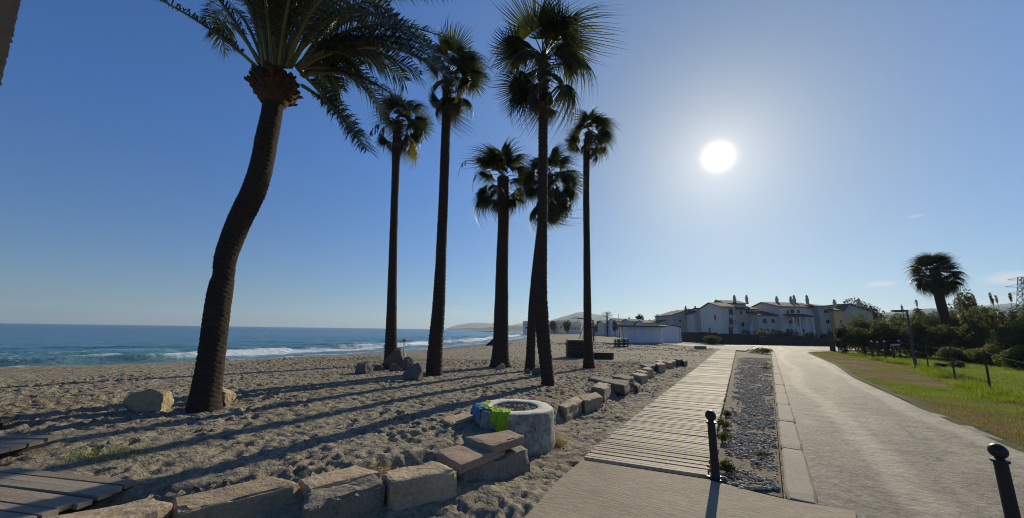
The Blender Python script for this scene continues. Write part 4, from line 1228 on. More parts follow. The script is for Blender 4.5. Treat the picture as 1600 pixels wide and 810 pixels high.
def date_palm():
    g = G(320, 640, .34); Y = g[1]; zb = gz(g[0], g[1])
    root = empty('date_palm', (g[0], g[1], zb), 'big leaning date palm with crooked dark trunk on the left', 'palm tree')
    pts = px_trunk([(319, 645, 56), (321, 620, 46), (330, 560, 40), (339, 490, 37), (345, 452, 36), (350, 428, 31), (353, 402, 33), (372, 350, 36), (396, 300, 36), (409, 258, 34), (417, 215, 33), (425, 175, 31), (431, 140, 31), (433, 112, 31)], Y, zb)
    pts = [(a, b, c, w * .88) for a, b, c, w in pts]
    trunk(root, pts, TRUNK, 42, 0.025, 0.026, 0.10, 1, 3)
    # bole of cut leaf bases
    r = random.Random(9); mb = MB()
    c = Vector([float(v) for v in at(430, 140, Y)])
    for k in range(230):
        az = k * 2.39996; h = 1 - 2 * (k + .5) / 230
        rad = math.sqrt(1 - h * h) * .9 + .1
        d = Vector((math.cos(az) * rad, math.sin(az) * rad, h * .55))
        p = c + Vector((d.x * .37, d.y * .37, h * .36))
        o = Vector((math.cos(az), math.sin(az), .55 + r.uniform(-.3, .5))).normalized()
        s = Vector((-math.sin(az), math.cos(az), 0))
        w, l, th = r.uniform(.045, .085), r.uniform(.08, .26), .03
        n_ = o.cross(s)
        a = [p - s * w - n_ * th, p + s * w - n_ * th, p + s * w * .7 + n_ * th, p - s * w * .7 + n_ * th]
        b = [q * 1.0 + o * l * r.uniform(.75, 1.1) + (p - q) * .35 for q in a]
        mb.prism(a, b)
    bole = mb.build('leaf_base_bole', BOOT, root)
    MB().lathe([(.05, -.45), (.27, -.38), (.345, -.2), (.355, .1), (.3, .28), (.1, .42)], tuple(c), 20).build('bole_core', BOOT, bole, True)
    A = lambda x, y, o: Vector([float(v) for v in at(x, y, Y + o)])
    key = [  # start, bend, tip (photo position, offset in depth)
        ((402, 106, -.1), (335, 40, -.4), (226, -12, -.7), .36), ((408, 98, .1), (330, -20, .6), (352, 84, 1.0), .40),
        ((405, 100, -.2), (360, 10, -.8), (290, -60, -1.2), .42), ((463, 108, -.1), (560, 20, -.3), (700, 120, -.4), .46),
        ((462, 105, .2), (570, -10, .5), (735, 78, .5), .46), ((472, 120, .0), (560, 95, .3), (640, 172, .4), .40),
        ((472, 134, -.2), (520, 160, -.4), (575, 236, -.6), .36), ((470, 112, .3), (500, 90, .8), (520, 165, 1.3), .34),
        ((462, 106, .3), (560, 50, .9), (632, 128, 1.4), .42), ((470, 118, .2), (555, 70, .8), (608, 196, 1.2), .40),
        ((455, 104, -.3), (520, -20, -1.0), (610, 40, -1.6), .46), ((450, 104, .2), (500, -80, .8), (640, -60, 1.0), .46),
        ((440, 104, -.3), (470, -110, -.8), (560, -150, -1.4), .46), ((428, 104, -.35), (430, -110, -.9), (400, -180, -1.6), .46),
        ((418, 104, -.3), (395, -80, -1.0), (320, -130, -1.8), .46), ((436, 104, -.35), (450, -30, -1.5), (470, -40, -2.6), .46),
        ((420, 104, .3), (380, -90, 1.0), (280, -100, 1.8), .46), ((446, 104, .35), (470, -60, 1.4), (520, -20, 2.6), .46),
        ((424, 104, .35), (410, -40, 1.5), (380, 10, 3.0), .46), ((433, 104, .0), (440, -140, .2), (480, -230, .4), .46),
        ((412, 102, .2), (370, -30, .9), (330, 35, 1.6), .42), ((455, 104, .1), (520, -60, .3), (700, -20, .4), .46),
        ((444, 104, -.2), (490, -60, -.6), (600, -40, -.9), .46), ((430, 104, .2), (405, -60, .5), (345, -70, .9), .46),
        ((438, 104, .1), (455, -70, .6), (560, -90, 1.2), .46), ((452, 104, .35), (530, -10, 1.3), (640, 60, 2.4), .46),
        ((425, 104, -.3), (415, -60, -1.3), (390, -40, -2.4), .46), ((448, 104, -.35), (500, -40, -1.6), (540, 0, -2.6), .46)]
    q = random.Random(77)
    for k in range(20):       # the dense upper heart of the crown
        x = 434 + q.uniform(-26, 26); dpt = q.uniform(-.3, .3)
        tx = 434 + q.uniform(-190, 270); ty = q.uniform(-190, 5)
        key.append(((x, 106, dpt), ((x + tx) / 2 - (tx - 434) * .25, min(ty, 0) - q.uniform(10, 60), dpt * 3), (tx, ty, q.uniform(-2.2, 2.2)), .46))
    for (tx, ty, o) in ((600, 110, .4), (560, 105, -.3), (660, 95, .1), (690, 100, .2), (640, 50, -.6), (585, 60, .9), (530, 140, .6), (590, 165, .2), (672, 70, -.2), (700, 92, .5), (690, 112, -.3), (655, 120, .3), (560, 215, -.3), (620, 30, .2)):
        key.append(((466, 108, o * .3), ((466 + tx) / 2 + 10, ty - 75 + (tx < 580) * 25, o * .7), (tx, ty, o), .42))
    for k, (a, b, e, lf) in enumerate(key):
        date_frond(root, A(*a), A(*b), A(*e), 100 + k, 84, lf * 1.30)
date_palm()

# trunk leaning in from the left edge ------------------------------------------
def edge_palm():
    Y = 4.6
    spec = [(-280, 760, 95), (-250, 650, 70), (-190, 420, 62), (-84, 220, 58), (-36, 70, 56), (-17, 0, 54), (15, -120, 52), (70, -330, 50), (130, -560, 50)]
    p = at(-215, 760, Y); zb = gz(p[0], p[1])
    root = empty('date_palm', (p[0], p[1], zb), 'brown palm trunk cut off by the top left corner', 'palm tree')
    pts = px_trunk(spec, Y, zb)
    trunk(root, pts, mat('light_palm_trunk', (0.40, 0.29, 0.18), (0.18, 0.125, 0.08), 9, .95, .03, 24, (1, 1, 3), fine=.4), 36, 0.03, 0.03, 0.11, 1, 8)
    top = Vector(pts[-1][:3])
    for k in range(16):
        az = k * 2.4; el = R(70 - 5 * k)
        d = Vector((math.cos(az) * math.cos(el), math.sin(az) * math.cos(el), math.sin(el)))
        date_frond(root, top + d * .2, top + d * 1.6 + Vector((0, 0, .8)), top + Vector((d.x, d.y, d.z * .4)) * 3.2, 300 + k, 36, .4)
edge_palm()

# ------------------------------------------------------------------ houses
def wall_with_openings(mb, o, ux, nrm_, u0, u1, z0, z1, holes, depth=0.18):
    """a wall face from o along ux, with real recesses where the windows are"""
    us = sorted({u0, u1, *[h[0] for h in holes], *[h[1] for h in holes]}); zs = sorted({z0, z1, *[h[2] for h in holes], *[h[3] for h in holes]})
    P = lambda u, z, d=0.0: (o[0] + ux[0] * u - nrm_[0] * d, o[1] + ux[1] * u - nrm_[1] * d, z)
    for a, b in zip(us[:-1], us[1:]):
        for c, d in zip(zs[:-1], zs[1:]):
            mu, mz = (a + b) / 2, (c + d) / 2
            if any(h[0] < mu < h[1] and h[2] < mz < h[3] for h in holes): continue
            mb.poly([P(a, c), P(b, c), P(b, d), P(a, d)])
    for h in holes:
        a, b, c, d = h[:4]
        if len(h) > 4 and h[4]:                      # round the top into an arch
            rr_ = (b - a) / 2; cz = d - rr_; m_ = (a + b) / 2
            for sg, ue in ((-1, a), (1, b)):
                arc = [(m_ + sg * rr_ * math.cos(t), cz + rr_ * math.sin(t)) for t in np.linspace(0, math.pi / 2, 6)]
                mb.poly([P(ue, d)] + [P(u_, z_) for u_, z_ in (arc if sg < 0 else arc[::-1])])
        for q in ([(a, c), (b, c)], [(b, c), (b, d)], [(b, d), (a, d)], [(a, d), (a, c)]):
            mb.poly([P(*q[0]), P(*q[1]), P(*q[1], depth + .04), P(*q[0], depth + .04)])
def add_window(root, o, ux, nrm_, h, depth=0.16, arch=False):
    a, b, c, d = h[:4]
    C = lambda u, z, k: Vector((o[0] + ux[0] * u - nrm_[0] * k, o[1] + ux[1] * u - nrm_[1] * k, z))
    yaw = math.atan2(ux[1], ux[0])
    fr = MB(); t = min(.09, (b - a) * .12)
    for (u, z, su, sz) in (((a + b) / 2, c + t / 2, b - a, t), ((a + b) / 2, d - t / 2, b - a, t), (a + t / 2, (c + d) / 2, t, d - c - 2 * t), (b - t / 2, (c + d) / 2, t, d - c - 2 * t), ((a + b) / 2, (c + d) / 2, t * .7, d - c - 2 * t)):
        fr.box(C(u, z, depth - .02), (su - .004, .06, sz - .004), yaw)
    w = fr.build('window', FRAME, root)
    MB().poly([C(a, c, depth + .03), C(b, c, depth + .03), C(b, d, depth + .03), C(a, d, depth + .03)]).build('pane', GLASS, w)
    MB().box(C((a + b) / 2, c - .05, -.04), (b - a + .2, .12, .07), yaw).build('sill', WHITE, w)
def chimney(roof, x, y, z0, z1, w=0.44):
    mb = MB(); h = z1 - z0
    mb.box((x, y, z0 + h * .28), (w, w, h * .56 + .4)); mb.box((x, y, z0 + h * .58), (w * 1.3, w * 1.3, .1))
    mb.box((x, y, z0 + h * .71), (w * .72, w * .72, h * .22))
    mb.prism([(x - w * .5, y - w * .5, z0 + h * .82), (x + w * .5, y - w * .5, z0 + h * .82), (x + w * .5, y + w * .5, z0 + h * .82), (x - w * .5, y + w * .5, z0 + h * .82)],
             [(x - .04, y - .04, z1), (x + .04, y - .04, z1), (x + .04, y + .04, z1), (x - .04, y + .04, z1)])
    mb.build('chimney', GREYR, roof)
def house(label, x0, x1, eave, ridge, Y, depth, roof, wins, m, chim=(), side=(), peak=None, base=-.2, group='row of white seaside houses', name='house', doors=()):
    """front wall at depth Y between photo columns x0 and x1; eave and ridge as photo rows at the middle column"""
    xm = (x0 + x1) / 2
    X0, X1 = at(x0, 520, Y)[0], at(x1, 520, Y)[0]
    ze, zr = at(xm, eave, Y)[2], at(xm, ridge, Y)[2]
    root = empty(name, ((X0 + X1) / 2, Y + depth / 2, 0), label, 'house', group)
    holes = []
    for (x, y, w, h, *arch) in wins:
        c = at(x, y, Y); k = Y / F_PX * 1.02
        u = c[0] - X0
        hw, hh = w * k / 2, h * k / 2
        if u - hw < .1 or u + hw > X1 - X0 - .1: continue
        holes.append((u - hw, u + hw, max(.05, c[2] - hh), min(ze - .1, c[2] + hh), bool(arch)))
    mb = MB()
    W = X1 - X0
    wall_with_openings(mb, (X0, Y), (1, 0), (0, -1), 0, W, base, ze, holes)
    sh = []
    for (t, z, w, h) in side: sh.append((t * depth - w / 2, t * depth + w / 2, z - h / 2, z + h / 2))
    wall_with_openings(mb, (X0, Y + depth), (0, -1), (-1, 0), 0, depth, base, ze, [(depth - b, depth - a, c, d) for a, b, c, d in sh])
    mb.poly([(X1, Y, base), (X1, Y + depth, base), (X1, Y + depth, ze), (X1, Y, ze)])
    mb.poly([(X1, Y + depth, base), (X0, Y + depth, base), (X0, Y + depth, ze), (X1, Y + depth, ze)])
    ov = .35
    if roof == 'x':        # ridge runs along the front
        ym = Y + depth / 2
        mb.poly([(X0, Y + depth, ze), (X0, Y, ze), (X0, ym, zr)]); mb.poly([(X1, Y, ze), (X1, Y + depth, ze), (X1, ym, zr)])
        sl = (zr - ze) / (depth / 2)
        sec = [(Y - ov, ze - ov * sl), (ym, zr), (Y + depth + ov, ze - ov * sl), (Y + depth + ov, ze - ov * sl + .16), (ym, zr + .18), (Y - ov, ze - ov * sl + .16)]
        rf = MB().prism([(X0 - .25, y, z + .02) for y, z in sec], [(X1 + .25, y, z + .02) for y, z in sec])
    elif roof == 'y':      # gable towards the beach
        xp = at(peak if peak else xm, ridge, Y)[0]
        mb.poly([(X0, Y, ze), (X1, Y, ze), (xp, Y, zr)]); mb.poly([(X1, Y + depth, ze), (X0, Y + depth, ze), (xp, Y + depth, zr)])
        s0, s1 = (zr - ze) / (xp - X0), (zr - ze) / (X1 - xp) if X1 - xp > .1 else 0
        sec = [(X0 - ov, ze - ov * s0), (xp, zr), (X1 + ov, ze - ov * s1), (X1 + ov, ze - ov * s1 + .16), (xp, zr + .18), (X0 - ov, ze - ov * s0 + .16)]
        rf = MB().prism([(x, Y - .2, z + .02) for x, z in sec], [(x, Y + depth + .2, z + .02) for x, z in sec])
    else:
        rf = MB().box(((X0 + X1) / 2, Y + depth / 2, ze + .12), (W + .3, depth + .3, .24))
    mb.build('wall', m, root)
    rf_o = rf.build('roof', TILE if roof != 'flat' else FELT, root)
    for (x, ytop, t) in chim:
        c = at(x, ytop, Y + depth * t)
        zroof = zr if roof == 'flat' else (ze + (zr - ze) * (1 - abs(t - .5) * 2) if roof == 'x' else ze + (zr - ze) * .6)
        chimney(rf_o, c[0], c[1], zroof - .3, max(c[2], zroof + .8))
    for h in holes: add_window(root, (X0, Y), (1, 0), (0, -1), h)
    for a, b, c, d in sh: add_window(root, (X0, Y + depth), (0, -1), (-1, 0), (depth - b, depth - a, c, d))
    return root, X0, X1, ze, zr, rf_o

house('low far-left house of the row with a long sloping gable', 1028, 1056, 505, 497, 100, 12, 'y', ((1042, 512, 3, 4),), CREAM, ((1043, 491, .2),), peak=1054)
house('shaded house with a low gable and one small square window', 1052, 1089, 493, 484, 96, 11, 'y', ((1073, 498, 4, 5), (1080, 515, 5, 5), (1063, 513, 3, 4), (1063, 502, 3, 3.5), (1083, 503, 3, 4)), GREYR, ((1071, 478, .1), (1075, 482, .5), (1086, 478, .1), (1090, 482, .5), (1058, 490, .5)), peak=1078)
house('pale house with sloping top and two tiny windows', 1086, 1114, 490, 486, 92, 10, 'y', ((1102, 506, 4, 4), (1095, 514, 4, 4), (1108, 498, 3, 5)), HWHITE, ((1105, 479, .2),), peak=1090)
house('narrow taller house with a dark recessed stair side', 1104, 1121, 484, 481, 88, 8, 'x', ((1116, 492, 3, 9), (1116, 506, 3, 7), (1109, 500, 3, 4)), PINKR, ())
house('tall white house with three stacked windows beside the boardwalk end', 1130, 1153, 480, 472, 80, 9, 'x', ((1142, 487, 6.5, 10), (1142, 502, 6, 9), (1142, 517, 7, 10)), HWHITE, ((1147, 461, .6),), side=((.3, 5.4, .8, 1.1), (.6, 2.6, .8, 1.1)))
house('raised block with two chimneys behind the tall white house', 1140, 1170, 475, 469, 84, 7, 'x', (), CREAM, ((1147, 461, .4), (1166, 461, .4)))
house('cream recessed house with arched openings and outside stair', 1153, 1187, 484, 477, 82, 9, 'x', ((1158, 489, 4, 5), (1168, 487, 5, 6), (1175, 489, 4, 5), (1161, 507, 5, 7, 1), (1180, 514, 5, 6, 1), (1177, 500, 7, 5), (1183, 489, 4, 5), (1172, 518, 4, 5)), CREAM, ())
house('low flat-topped house behind the sloping tiled roof', 1180, 1202, 488, 482, 84, 8, 'flat', ((1186, 488, 4, 5),), CREAM, ())
house('low house with one long tiled roof in mid row', 1187, 1226, 493, 486, 79, 9, 'x', ((1195, 502, 7, 7, 1), (1208, 502, 5, 6, 1), (1221, 502, 6, 7, 1), (1190, 516, 4, 5), (1208, 517, 5, 5), (1200, 517, 4, 5)), CREAM, ())
house('big white house with four chimneys and a columned porch', 1224, 1266, 480, 471, 78, 11, 'x', ((1231, 488, 4, 5), (1238, 487, 7, 6), (1248, 487, 4, 5), (1259, 487, 5, 8), (1231, 517, 4, 6), (1243, 517, 4, 6), (1256, 517, 4, 6), (1237, 503, 8, 6, 1), (1250, 504, 5, 11, 1), (1261, 503, 5, 9, 1)), HWHITE, ((1213, 463, .5), (1235, 463, .45), (1240, 461, .55), (1260, 461, .45)), side=((.5, 5.6, 1.0, 1.2),))
house('white house with a tall rounded stairwell wall', 1266, 1285, 481, 472, 78.5, 10, 'x', ((1275, 492, 5, 16),), HWHITE, ())
house('grey house with two square windows one above the other', 1284, 1307, 480, 474, 77, 11, 'x', ((1291, 487, 6, 5.5), (1300, 487, 4, 5), (1294, 503, 6, 6), (1302, 503, 3.5, 5), (1296, 517, 5, 5)), GREYR, ((1303, 468, .3),))
house('sunlit ochre end house by the shrubs', 1307, 1322, 486, 478, 76, 10, 'x', ((1314, 503, 3, 5),), ORANGE, ())
house('grey end house with a long drooping roof before the trees', 1322, 1368, 488, 476, 78, 9, 'y', ((1340, 498, 4, 5),), GREYR, ((1341, 466, .3),), peak=1326)
def balcony(px, py, wpx, Y, label):
    c = at(px, py, Y); k = Y / F_PX
    w = wpx * k
    root = empty('balcony', (c[0], Y - .4, c[2]), label, 'balcony', 'iron balconies of the tall white house')
    MB().box((c[0], Y - .42, c[2] - .06), (w, .8, .12)).build('slab', HWHITE, root)
    for t in np.linspace(-.5, .5, 9): MB().tube([(c[0] + t * (w - .08), Y - .78, c[2]), (c[0] + t * (w - .08), Y - .78, c[2] + .95)], .022, 5).build('baluster', IRON, root)
    MB().tube([(c[0] - w / 2, Y - .78, c[2] + .97), (c[0] + w / 2, Y - .78, c[2] + .97)], .035, 6).build('handrail', IRON, root)
balcony(1142, 493, 11, 80, 'upper iron balcony of the tall white house')
balcony(1142, 508, 11, 80, 'lower iron balcony of the tall white house')
# porch of the big white house
def porch():
    Y = 78
    a, b = at(1224, 494, Y), at(1258, 494, Y)
    root = empty('porch', ((a[0] + b[0]) / 2, Y - 1.2, 0), 'tiled porch on white columns before the big white house', 'porch')
    MB().prism([(a[0], Y - 2.4, a[2] - .25), (b[0], Y - 2.4, a[2] - .25), (b[0], Y - .01, a[2] + .3), (a[0], Y - .01, a[2] + .3)],
               [(a[0], Y - 2.4, a[2] - .08), (b[0], Y - 2.4, a[2] - .08), (b[0], Y - .01, a[2] + .5), (a[0], Y - .01, a[2] + .5)]).build('roof', TILE, root)
    for k in range(4):
        x = a[0] + .3 + (b[0] - a[0] - .6) * k / 3
        MB().lathe([(.2, -.2), (.2, .2), (.15, .3), (.14, a[2] - .5), (.2, a[2] - .4), (.2, a[2] - .24)], (x, Y - 2.2, 0), 12).build('column', WHITE, root)
porch()
# outside stair of the cream house
def stair():
    Y = 81.2
    a, b = at(1165, 520, Y), at(1178, 497, Y)
    root = empty('outside_stair', (a[0], Y, 0), 'white outside stair rising across the cream recessed house', 'stair')
    n = 12
    for k in range(n):
        t = k / n; z = b[2] * (k + 1) / n
        MB().box((a[0] + (b[0] - a[0]) * t, Y, z / 2), (abs(b[0] - a[0]) / n - .01, 1.0, z)).build('step', WHITE, root)
    MB().prism([(a[0], Y - .6, .1), (b[0], Y - .6, b[2]), (b[0], Y - .52, b[2]), (a[0], Y - .52, .1)], [(a[0], Y - .6, 1.1), (b[0], Y - .6, b[2] + 1), (b[0], Y - .52, b[2] + 1), (a[0], Y - .52, 1.1)]).build('parapet', WHITE, root)
stair()
# garden walls before the houses
def long_wall(x0, x1, ytop, Y0, Y1, label, m=WALLD, thick=.3):
    a, b = at(x0, 530, Y0), at(x1, 530, Y1)
    z0, z1 = at(x0, ytop, Y0)[2], at(x1, ytop, Y1)[2]
    h = (z0 + z1) / 2
    root = empty('garden_wall', ((a[0] + b[0]) / 2, (Y0 + Y1) / 2, 0), label, 'wall', 'walls before the houses')
    n = 10; r = random.Random(int(x0))
    vs = MB()
    pts = [(a[0] + (b[0] - a[0]) * k / n, a[1] + (b[1] - a[1]) * k / n) for k in range(n + 1)]
    hs = [h + r.uniform(-.08, .08) for _ in pts]
    for k in range(n):
        (x_, y_), (u_, v_) = pts[k], pts[k + 1]
        vs.prism([(x_, y_, -.2), (u_, v_, -.2), (u_, v_ + thick, -.2), (x_, y_ + thick, -.2)], [(x_, y_, hs[k]), (u_, v_, hs[k + 1]), (u_, v_ + thick, hs[k + 1]), (x_, y_ + thick, hs[k])])
    vs.build('wall', m, root)
    cp = MB()
    for k in range(n):
        (x_, y_), (u_, v_) = pts[k], pts[k + 1]
        cp.prism([(x_, y_ - .05, hs[k] + .003), (u_, v_ - .05, hs[k + 1] + .003), (u_, v_ + thick + .05, hs[k + 1] + .003), (x_, y_ + thick + .05, hs[k] + .003)],
                 [(x_, y_ - .05, hs[k] + .08), (u_, v_ - .05, hs[k + 1] + .08), (u_, v_ + thick + .05, hs[k + 1] + .08), (x_, y_ + thick + .05, hs[k] + .08)])
    cp.build('coping', m, root)
long_wall(1064, 1122, 520, 82, 78, 'dark wall behind the white sheds')
long_wall(1122, 1188, 523, 70, 69, 'dark stone wall at the end of the boardwalk')
long_wall(1188, 1302, 527.5, 67, 66, 'long dark wall behind the crossing road under the reeds')

# ------------------------------------------------------------------ beach buildings and things
def hut():
    Y = 64.5
    a, b = at(982, 530, Y), at(1034, 530, Y)
    z = at(1005, 511, Y)[2]
    root = empty('beach_hut', ((a[0] + b[0]) / 2, Y + 2, 0), 'wide white beach hut with a dark flat overhanging roof', 'hut')
    mb = MB(); wall_with_openings(mb, (a[0], Y), (1, 0), (0, -1), 0, b[0] - a[0], -.2, z, [])
    for P, Q in (((a[0], Y + 4.5), (a[0], Y)), ((b[0], Y), (b[0], Y + 4.5)), ((b[0], Y + 4.5), (a[0], Y + 4.5))):
        mb.poly([(*P, -.2), (*Q, -.2), (*Q, z), (*P, z)])
    mb.build('wall', WHITE, root)
    MB().box(((a[0] + b[0]) / 2 - .35, Y + 2.1, z + .10), (b[0] - a[0] + 1.6, 5.6, .18)).build('roof', FELT, root)
    MB().box(((a[0] + b[0]) / 2, Y - .03, .10), (b[0] - a[0] + .1, .05, .3)).build('plinth', GREYR, root)
    for t in (.22, .5, .78):
        MB().box((a[0] + (b[0] - a[0]) * t, Y - .03, z * .52), (.05, .05, z - .7)).build('batten', WHITE, root)
    for dx in (-1.0,):
        MB().tube([(a[0] + dx, Y - .3, -.1), (a[0] + dx, Y - .3, z)], .06, 8).build('roof_post', DARKW, root)
hut()
def shed():
    Y = 72.0
    a, b = at(1035.5, 530, Y), at(1065, 530, Y)
    z = at(1050, 512.5, Y)[2]; zr = at(1050, 509, Y)[2]
    root = empty('beach_shed', ((a[0] + b[0]) / 2, Y + 2, 0), 'smaller white shed with a low curved dark roof', 'shed')
    xs = [a[0] + (b[0] - a[0]) * k / 8 for k in range(9)]; zs = [z + (zr - z) * math.sin(math.pi * k / 8) for k in range(9)]
    sec = [(xs[0], -.2)] + list(zip(xs, zs)) + [(xs[-1], -.2)]
    MB().prism([(x, Y, q) for x, q in sec], [(x, Y + 4, q) for x, q in sec]).build('wall', WHITE, root)
    s2 = [(x, q + .02) for x, q in zip(xs, zs)] + [(x, q + .14) for x, q in zip(xs[::-1], zs[::-1])]
    MB().prism([(x, Y - .25, q) for x, q in s2], [(x, Y + 4.2, q) for x, q in s2]).build('roof', FELT, root)
    MB().box((b[0] - .35, Y - .03, z / 2 - .1), (.12, .05, z - .2)).build('corner_post', GREYR, root)
    MB().box((a[0] + .5, Y - .03, .15), (.5, .05, .35)).build('vent', WHITE, root)
shed()
def white_block():
    a = G(1094.5, 546)
    root = empty('concrete_block', (a[0], a[1], 0), 'low pale concrete block on sand beside the slab path', 'block')
    MB().box((a[0], a[1], .16), (1.25, .5, .36), .1).build('body', KERB, root)
    MB().box((a[0], a[1], .365), (1.33, .56, .05), .1).build('cap', KERB, root)
white_block()
def plank_stack():
    a, b = G(888, 557.5, .12), G(918, 557.5, .12)
    w = b[0] - a[0]; cx = (a[0] + b[0]) / 2; y = a[1] + .7; zb = gz(cx, y)
    root = empty('board_stack', (cx, y, zb), 'tall stack of dark boards behind the slim palm', 'board stack')
    r = random.Random(3); n = 11; H = 1.32
    for k in range(n):
        h = H / n
        MB().box((cx + r.uniform(-.03, .03), y, zb + h * (k + .5)), (w + r.uniform(-.06, .04), 1.3 + r.uniform(-.05, .05), h * .78), r.uniform(-.02, .02)).build('board', DARKW if k < n - 1 else PALEW, root)
        if k < n - 1:
            MB().box((cx - w * .3, y, zb + h * (k + 1)), (.1, 1.1, h * .2)).build('spacer', DARKW, root)
plank_stack()
def plank_pile():
    a, b = G(927, 560, .1), G(958, 560, .1)
    w = b[0] - a[0]; cx = (a[0] + b[0]) / 2; y = a[1] + .3; zb = gz(cx, y)
    root = empty('plank_pile', (cx, y, zb), 'low pile of dark planks right of the slim palm', 'plank pile')
    r = random.Random(8)
    for k in range(12):
        row = k // 3
        MB().box((cx + r.uniform(-.12, .12), y - .28 + .28 * (k % 3), zb + .06 + row * .115), (w * r.uniform(.85, 1.02), .22, .1), r.uniform(-.05, .05)).build('plank', DARKW, root)
plank_pile()
def crates():
    a = G(971, 543)
    r = random.Random(4)
    for i, (dx, s, lab) in enumerate(((-.55, .62, 'left'), (.12, .62, 'middle'), (.72, .52, 'right'))):
        root = empty('crate', (a[0] + dx, a[1] + .2 * i, 0), f'black slatted crate, {lab} one of three before the beach hut', 'crate', 'crates before the beach hut')
        cx, cy = a[0] + dx, a[1] + .2 * i
        h = 1.0
        for k in range(5):
            MB().box((cx, cy - s / 2, .12 + k * .2), (s, .03, .12)).build('slat', CRATE, root)
            MB().box((cx - s / 2, cy, .12 + k * .2), (.03, s - .04, .12)).build('slat', CRATE, root)
        for u in (-1, 1):
            for v in (-1, 1): MB().box((cx + u * s * .46, cy + v * s * .44, .5), (.07, .07, 1.06)).build('corner_post', CRATE, root)
        MB().box((cx, cy, 1.07), (s * 1.02, s * 1.02, .05)).build('lid', SIGNW if i != 1 else CRATE, root)
    for i, (px, top, lab) in enumerate(((968.5, 491, 'tallest thin pole standing behind the black crates'), (965, 505, 'short thin pole left of the tallest pole by the crates'), (974, 510, 'short thin pole right of the tallest pole by the crates'))):
        q = G(px, 541); zt = at(px, top, q[1])[2]
        root = empty('pole', (q[0], q[1], 0), lab, 'pole', 'poles by the crates')
        MB().tube([(q[0], q[1], -.2), (q[0] + .02, q[1], zt)], [.05, .03], 8).build('shaft', STEEL, root)
        MB().lathe([(.12, -.05), (.12, .06), (.06, .12)], (q[0], q[1], 0), 10).build('foot', STEEL, root)
crates()
def lifeguard_tower():
    Y = 68
    a = at(905, 535, Y); b = at(914, 511, Y); c = at(927.5, 538, Y); t = at(927.5, 502, Y)
    root = empty('lookout_tower', (a[0] + 1, Y, 0), 'open metal lookout tower with a leaning ladder behind the slim palm', 'tower')
    for dx in (-.3, .3):
        MB().tube([(a[0] + dx, Y, -.2), (b[0] + dx, Y, b[2])], .05, 6).build('ladder_rail', DARKW, root)
    for k in range(7):
        p = a + (b - a) * (k + .6) / 7.5
        MB().tube([(p[0] - .3, Y, p[2]), (p[0] + .3, Y, p[2])], .03, 6).build('rung', DARKW, root)
    MB().tube([(c[0], Y, -.2), (c[0], Y, t[2])], .13, 8).build('blue_post', BLUEP, root)
    MB().tube([(c[0] + .4, Y + .5, -.2), (c[0] + .4, Y + .5, t[2] * .75)], .06, 8).build('rear_post', STEEL, root)
    # bowed canopy rib
    pts = [at(x, y, Y) for x, y in ((893, 498), (899, 497), (906, 497.5), (915, 499.5), (922, 499), (928, 502))]
    MB().tube(pts, [.04, .07, .1, .1, .1, .08], 6).build('canopy_rib', DARKW, root)
    pts = [at(x, y, Y) for x, y in ((903, 497.5), (908, 506), (914, 512))]
    MB().tube(pts, .04, 6).build('brace', STEEL, root)
    MB().box((b[0] + .9, Y, b[2] - .1), (2.2, 1.6, .12)).build('platform', DARKW, root)
    MB().box((c[0] + .9, Y - .3, .06), (2.4, .8, .12)).build('foot_slab', SIGNW, root)
lifeguard_tower()
def marker(px, py, h, label, redtop):
    p = G(px, py, .15)
    root = empty('marker_post', (p[0], p[1], gz(p[0], p[1])), label, 'post')
    z = gz(p[0], p[1])
    MB().tube([(p[0], p[1], z - .2), (p[0], p[1], z + h)], .035, 8).build('post', SIGNW, root)
    if redtop:
        MB().lathe([(.04, h), (.13, h + .02), (.12, h + .09), (.04, h + .13)], (p[0], p[1], z), 14).build('cap', SIGNR, root)
        MB().box((p[0], p[1], z + .25), (.22, .1, .35)).build('plate', SIGNW, root)
    else:
        MB().box((p[0], p[1] - .05, z + h - .1), (.2, .03, .25)).build('plate', SIGNW, root)
marker(630, 560, 1.15, 'white beach marker with a red cap right of the sea palm', True)
marker(601, 556, .85, 'thin white marker left of the sea palm trunk', False)
def tent():
    p = G(769, 541, -.2); z = gz(p[0], p[1])
    root = empty('beach_tent', (p[0], p[1], z), 'small dark tent near the water left of the stout palm', 'tent')
    x, y = p[0], p[1]
    MB().prism([(x - 1.0, y - .7, z - .1), (x + .9, y - .7, z - .1), (x + .9, y + .8, z - .1), (x - 1.0, y + .8, z - .1)], [(x + .35, y - .1, z + 1.1), (x + .75, y - .1, z + 1.2), (x + .75, y + .1, z + 1.2), (x + .35, y + .1, z + 1.1)]).build('canopy', CRATE, root)
    MB().tube([(x + .55, y, z - .1), (x + .55, y, z + 1.3)], .02, 6).build('pole', STEEL, root)
tent()

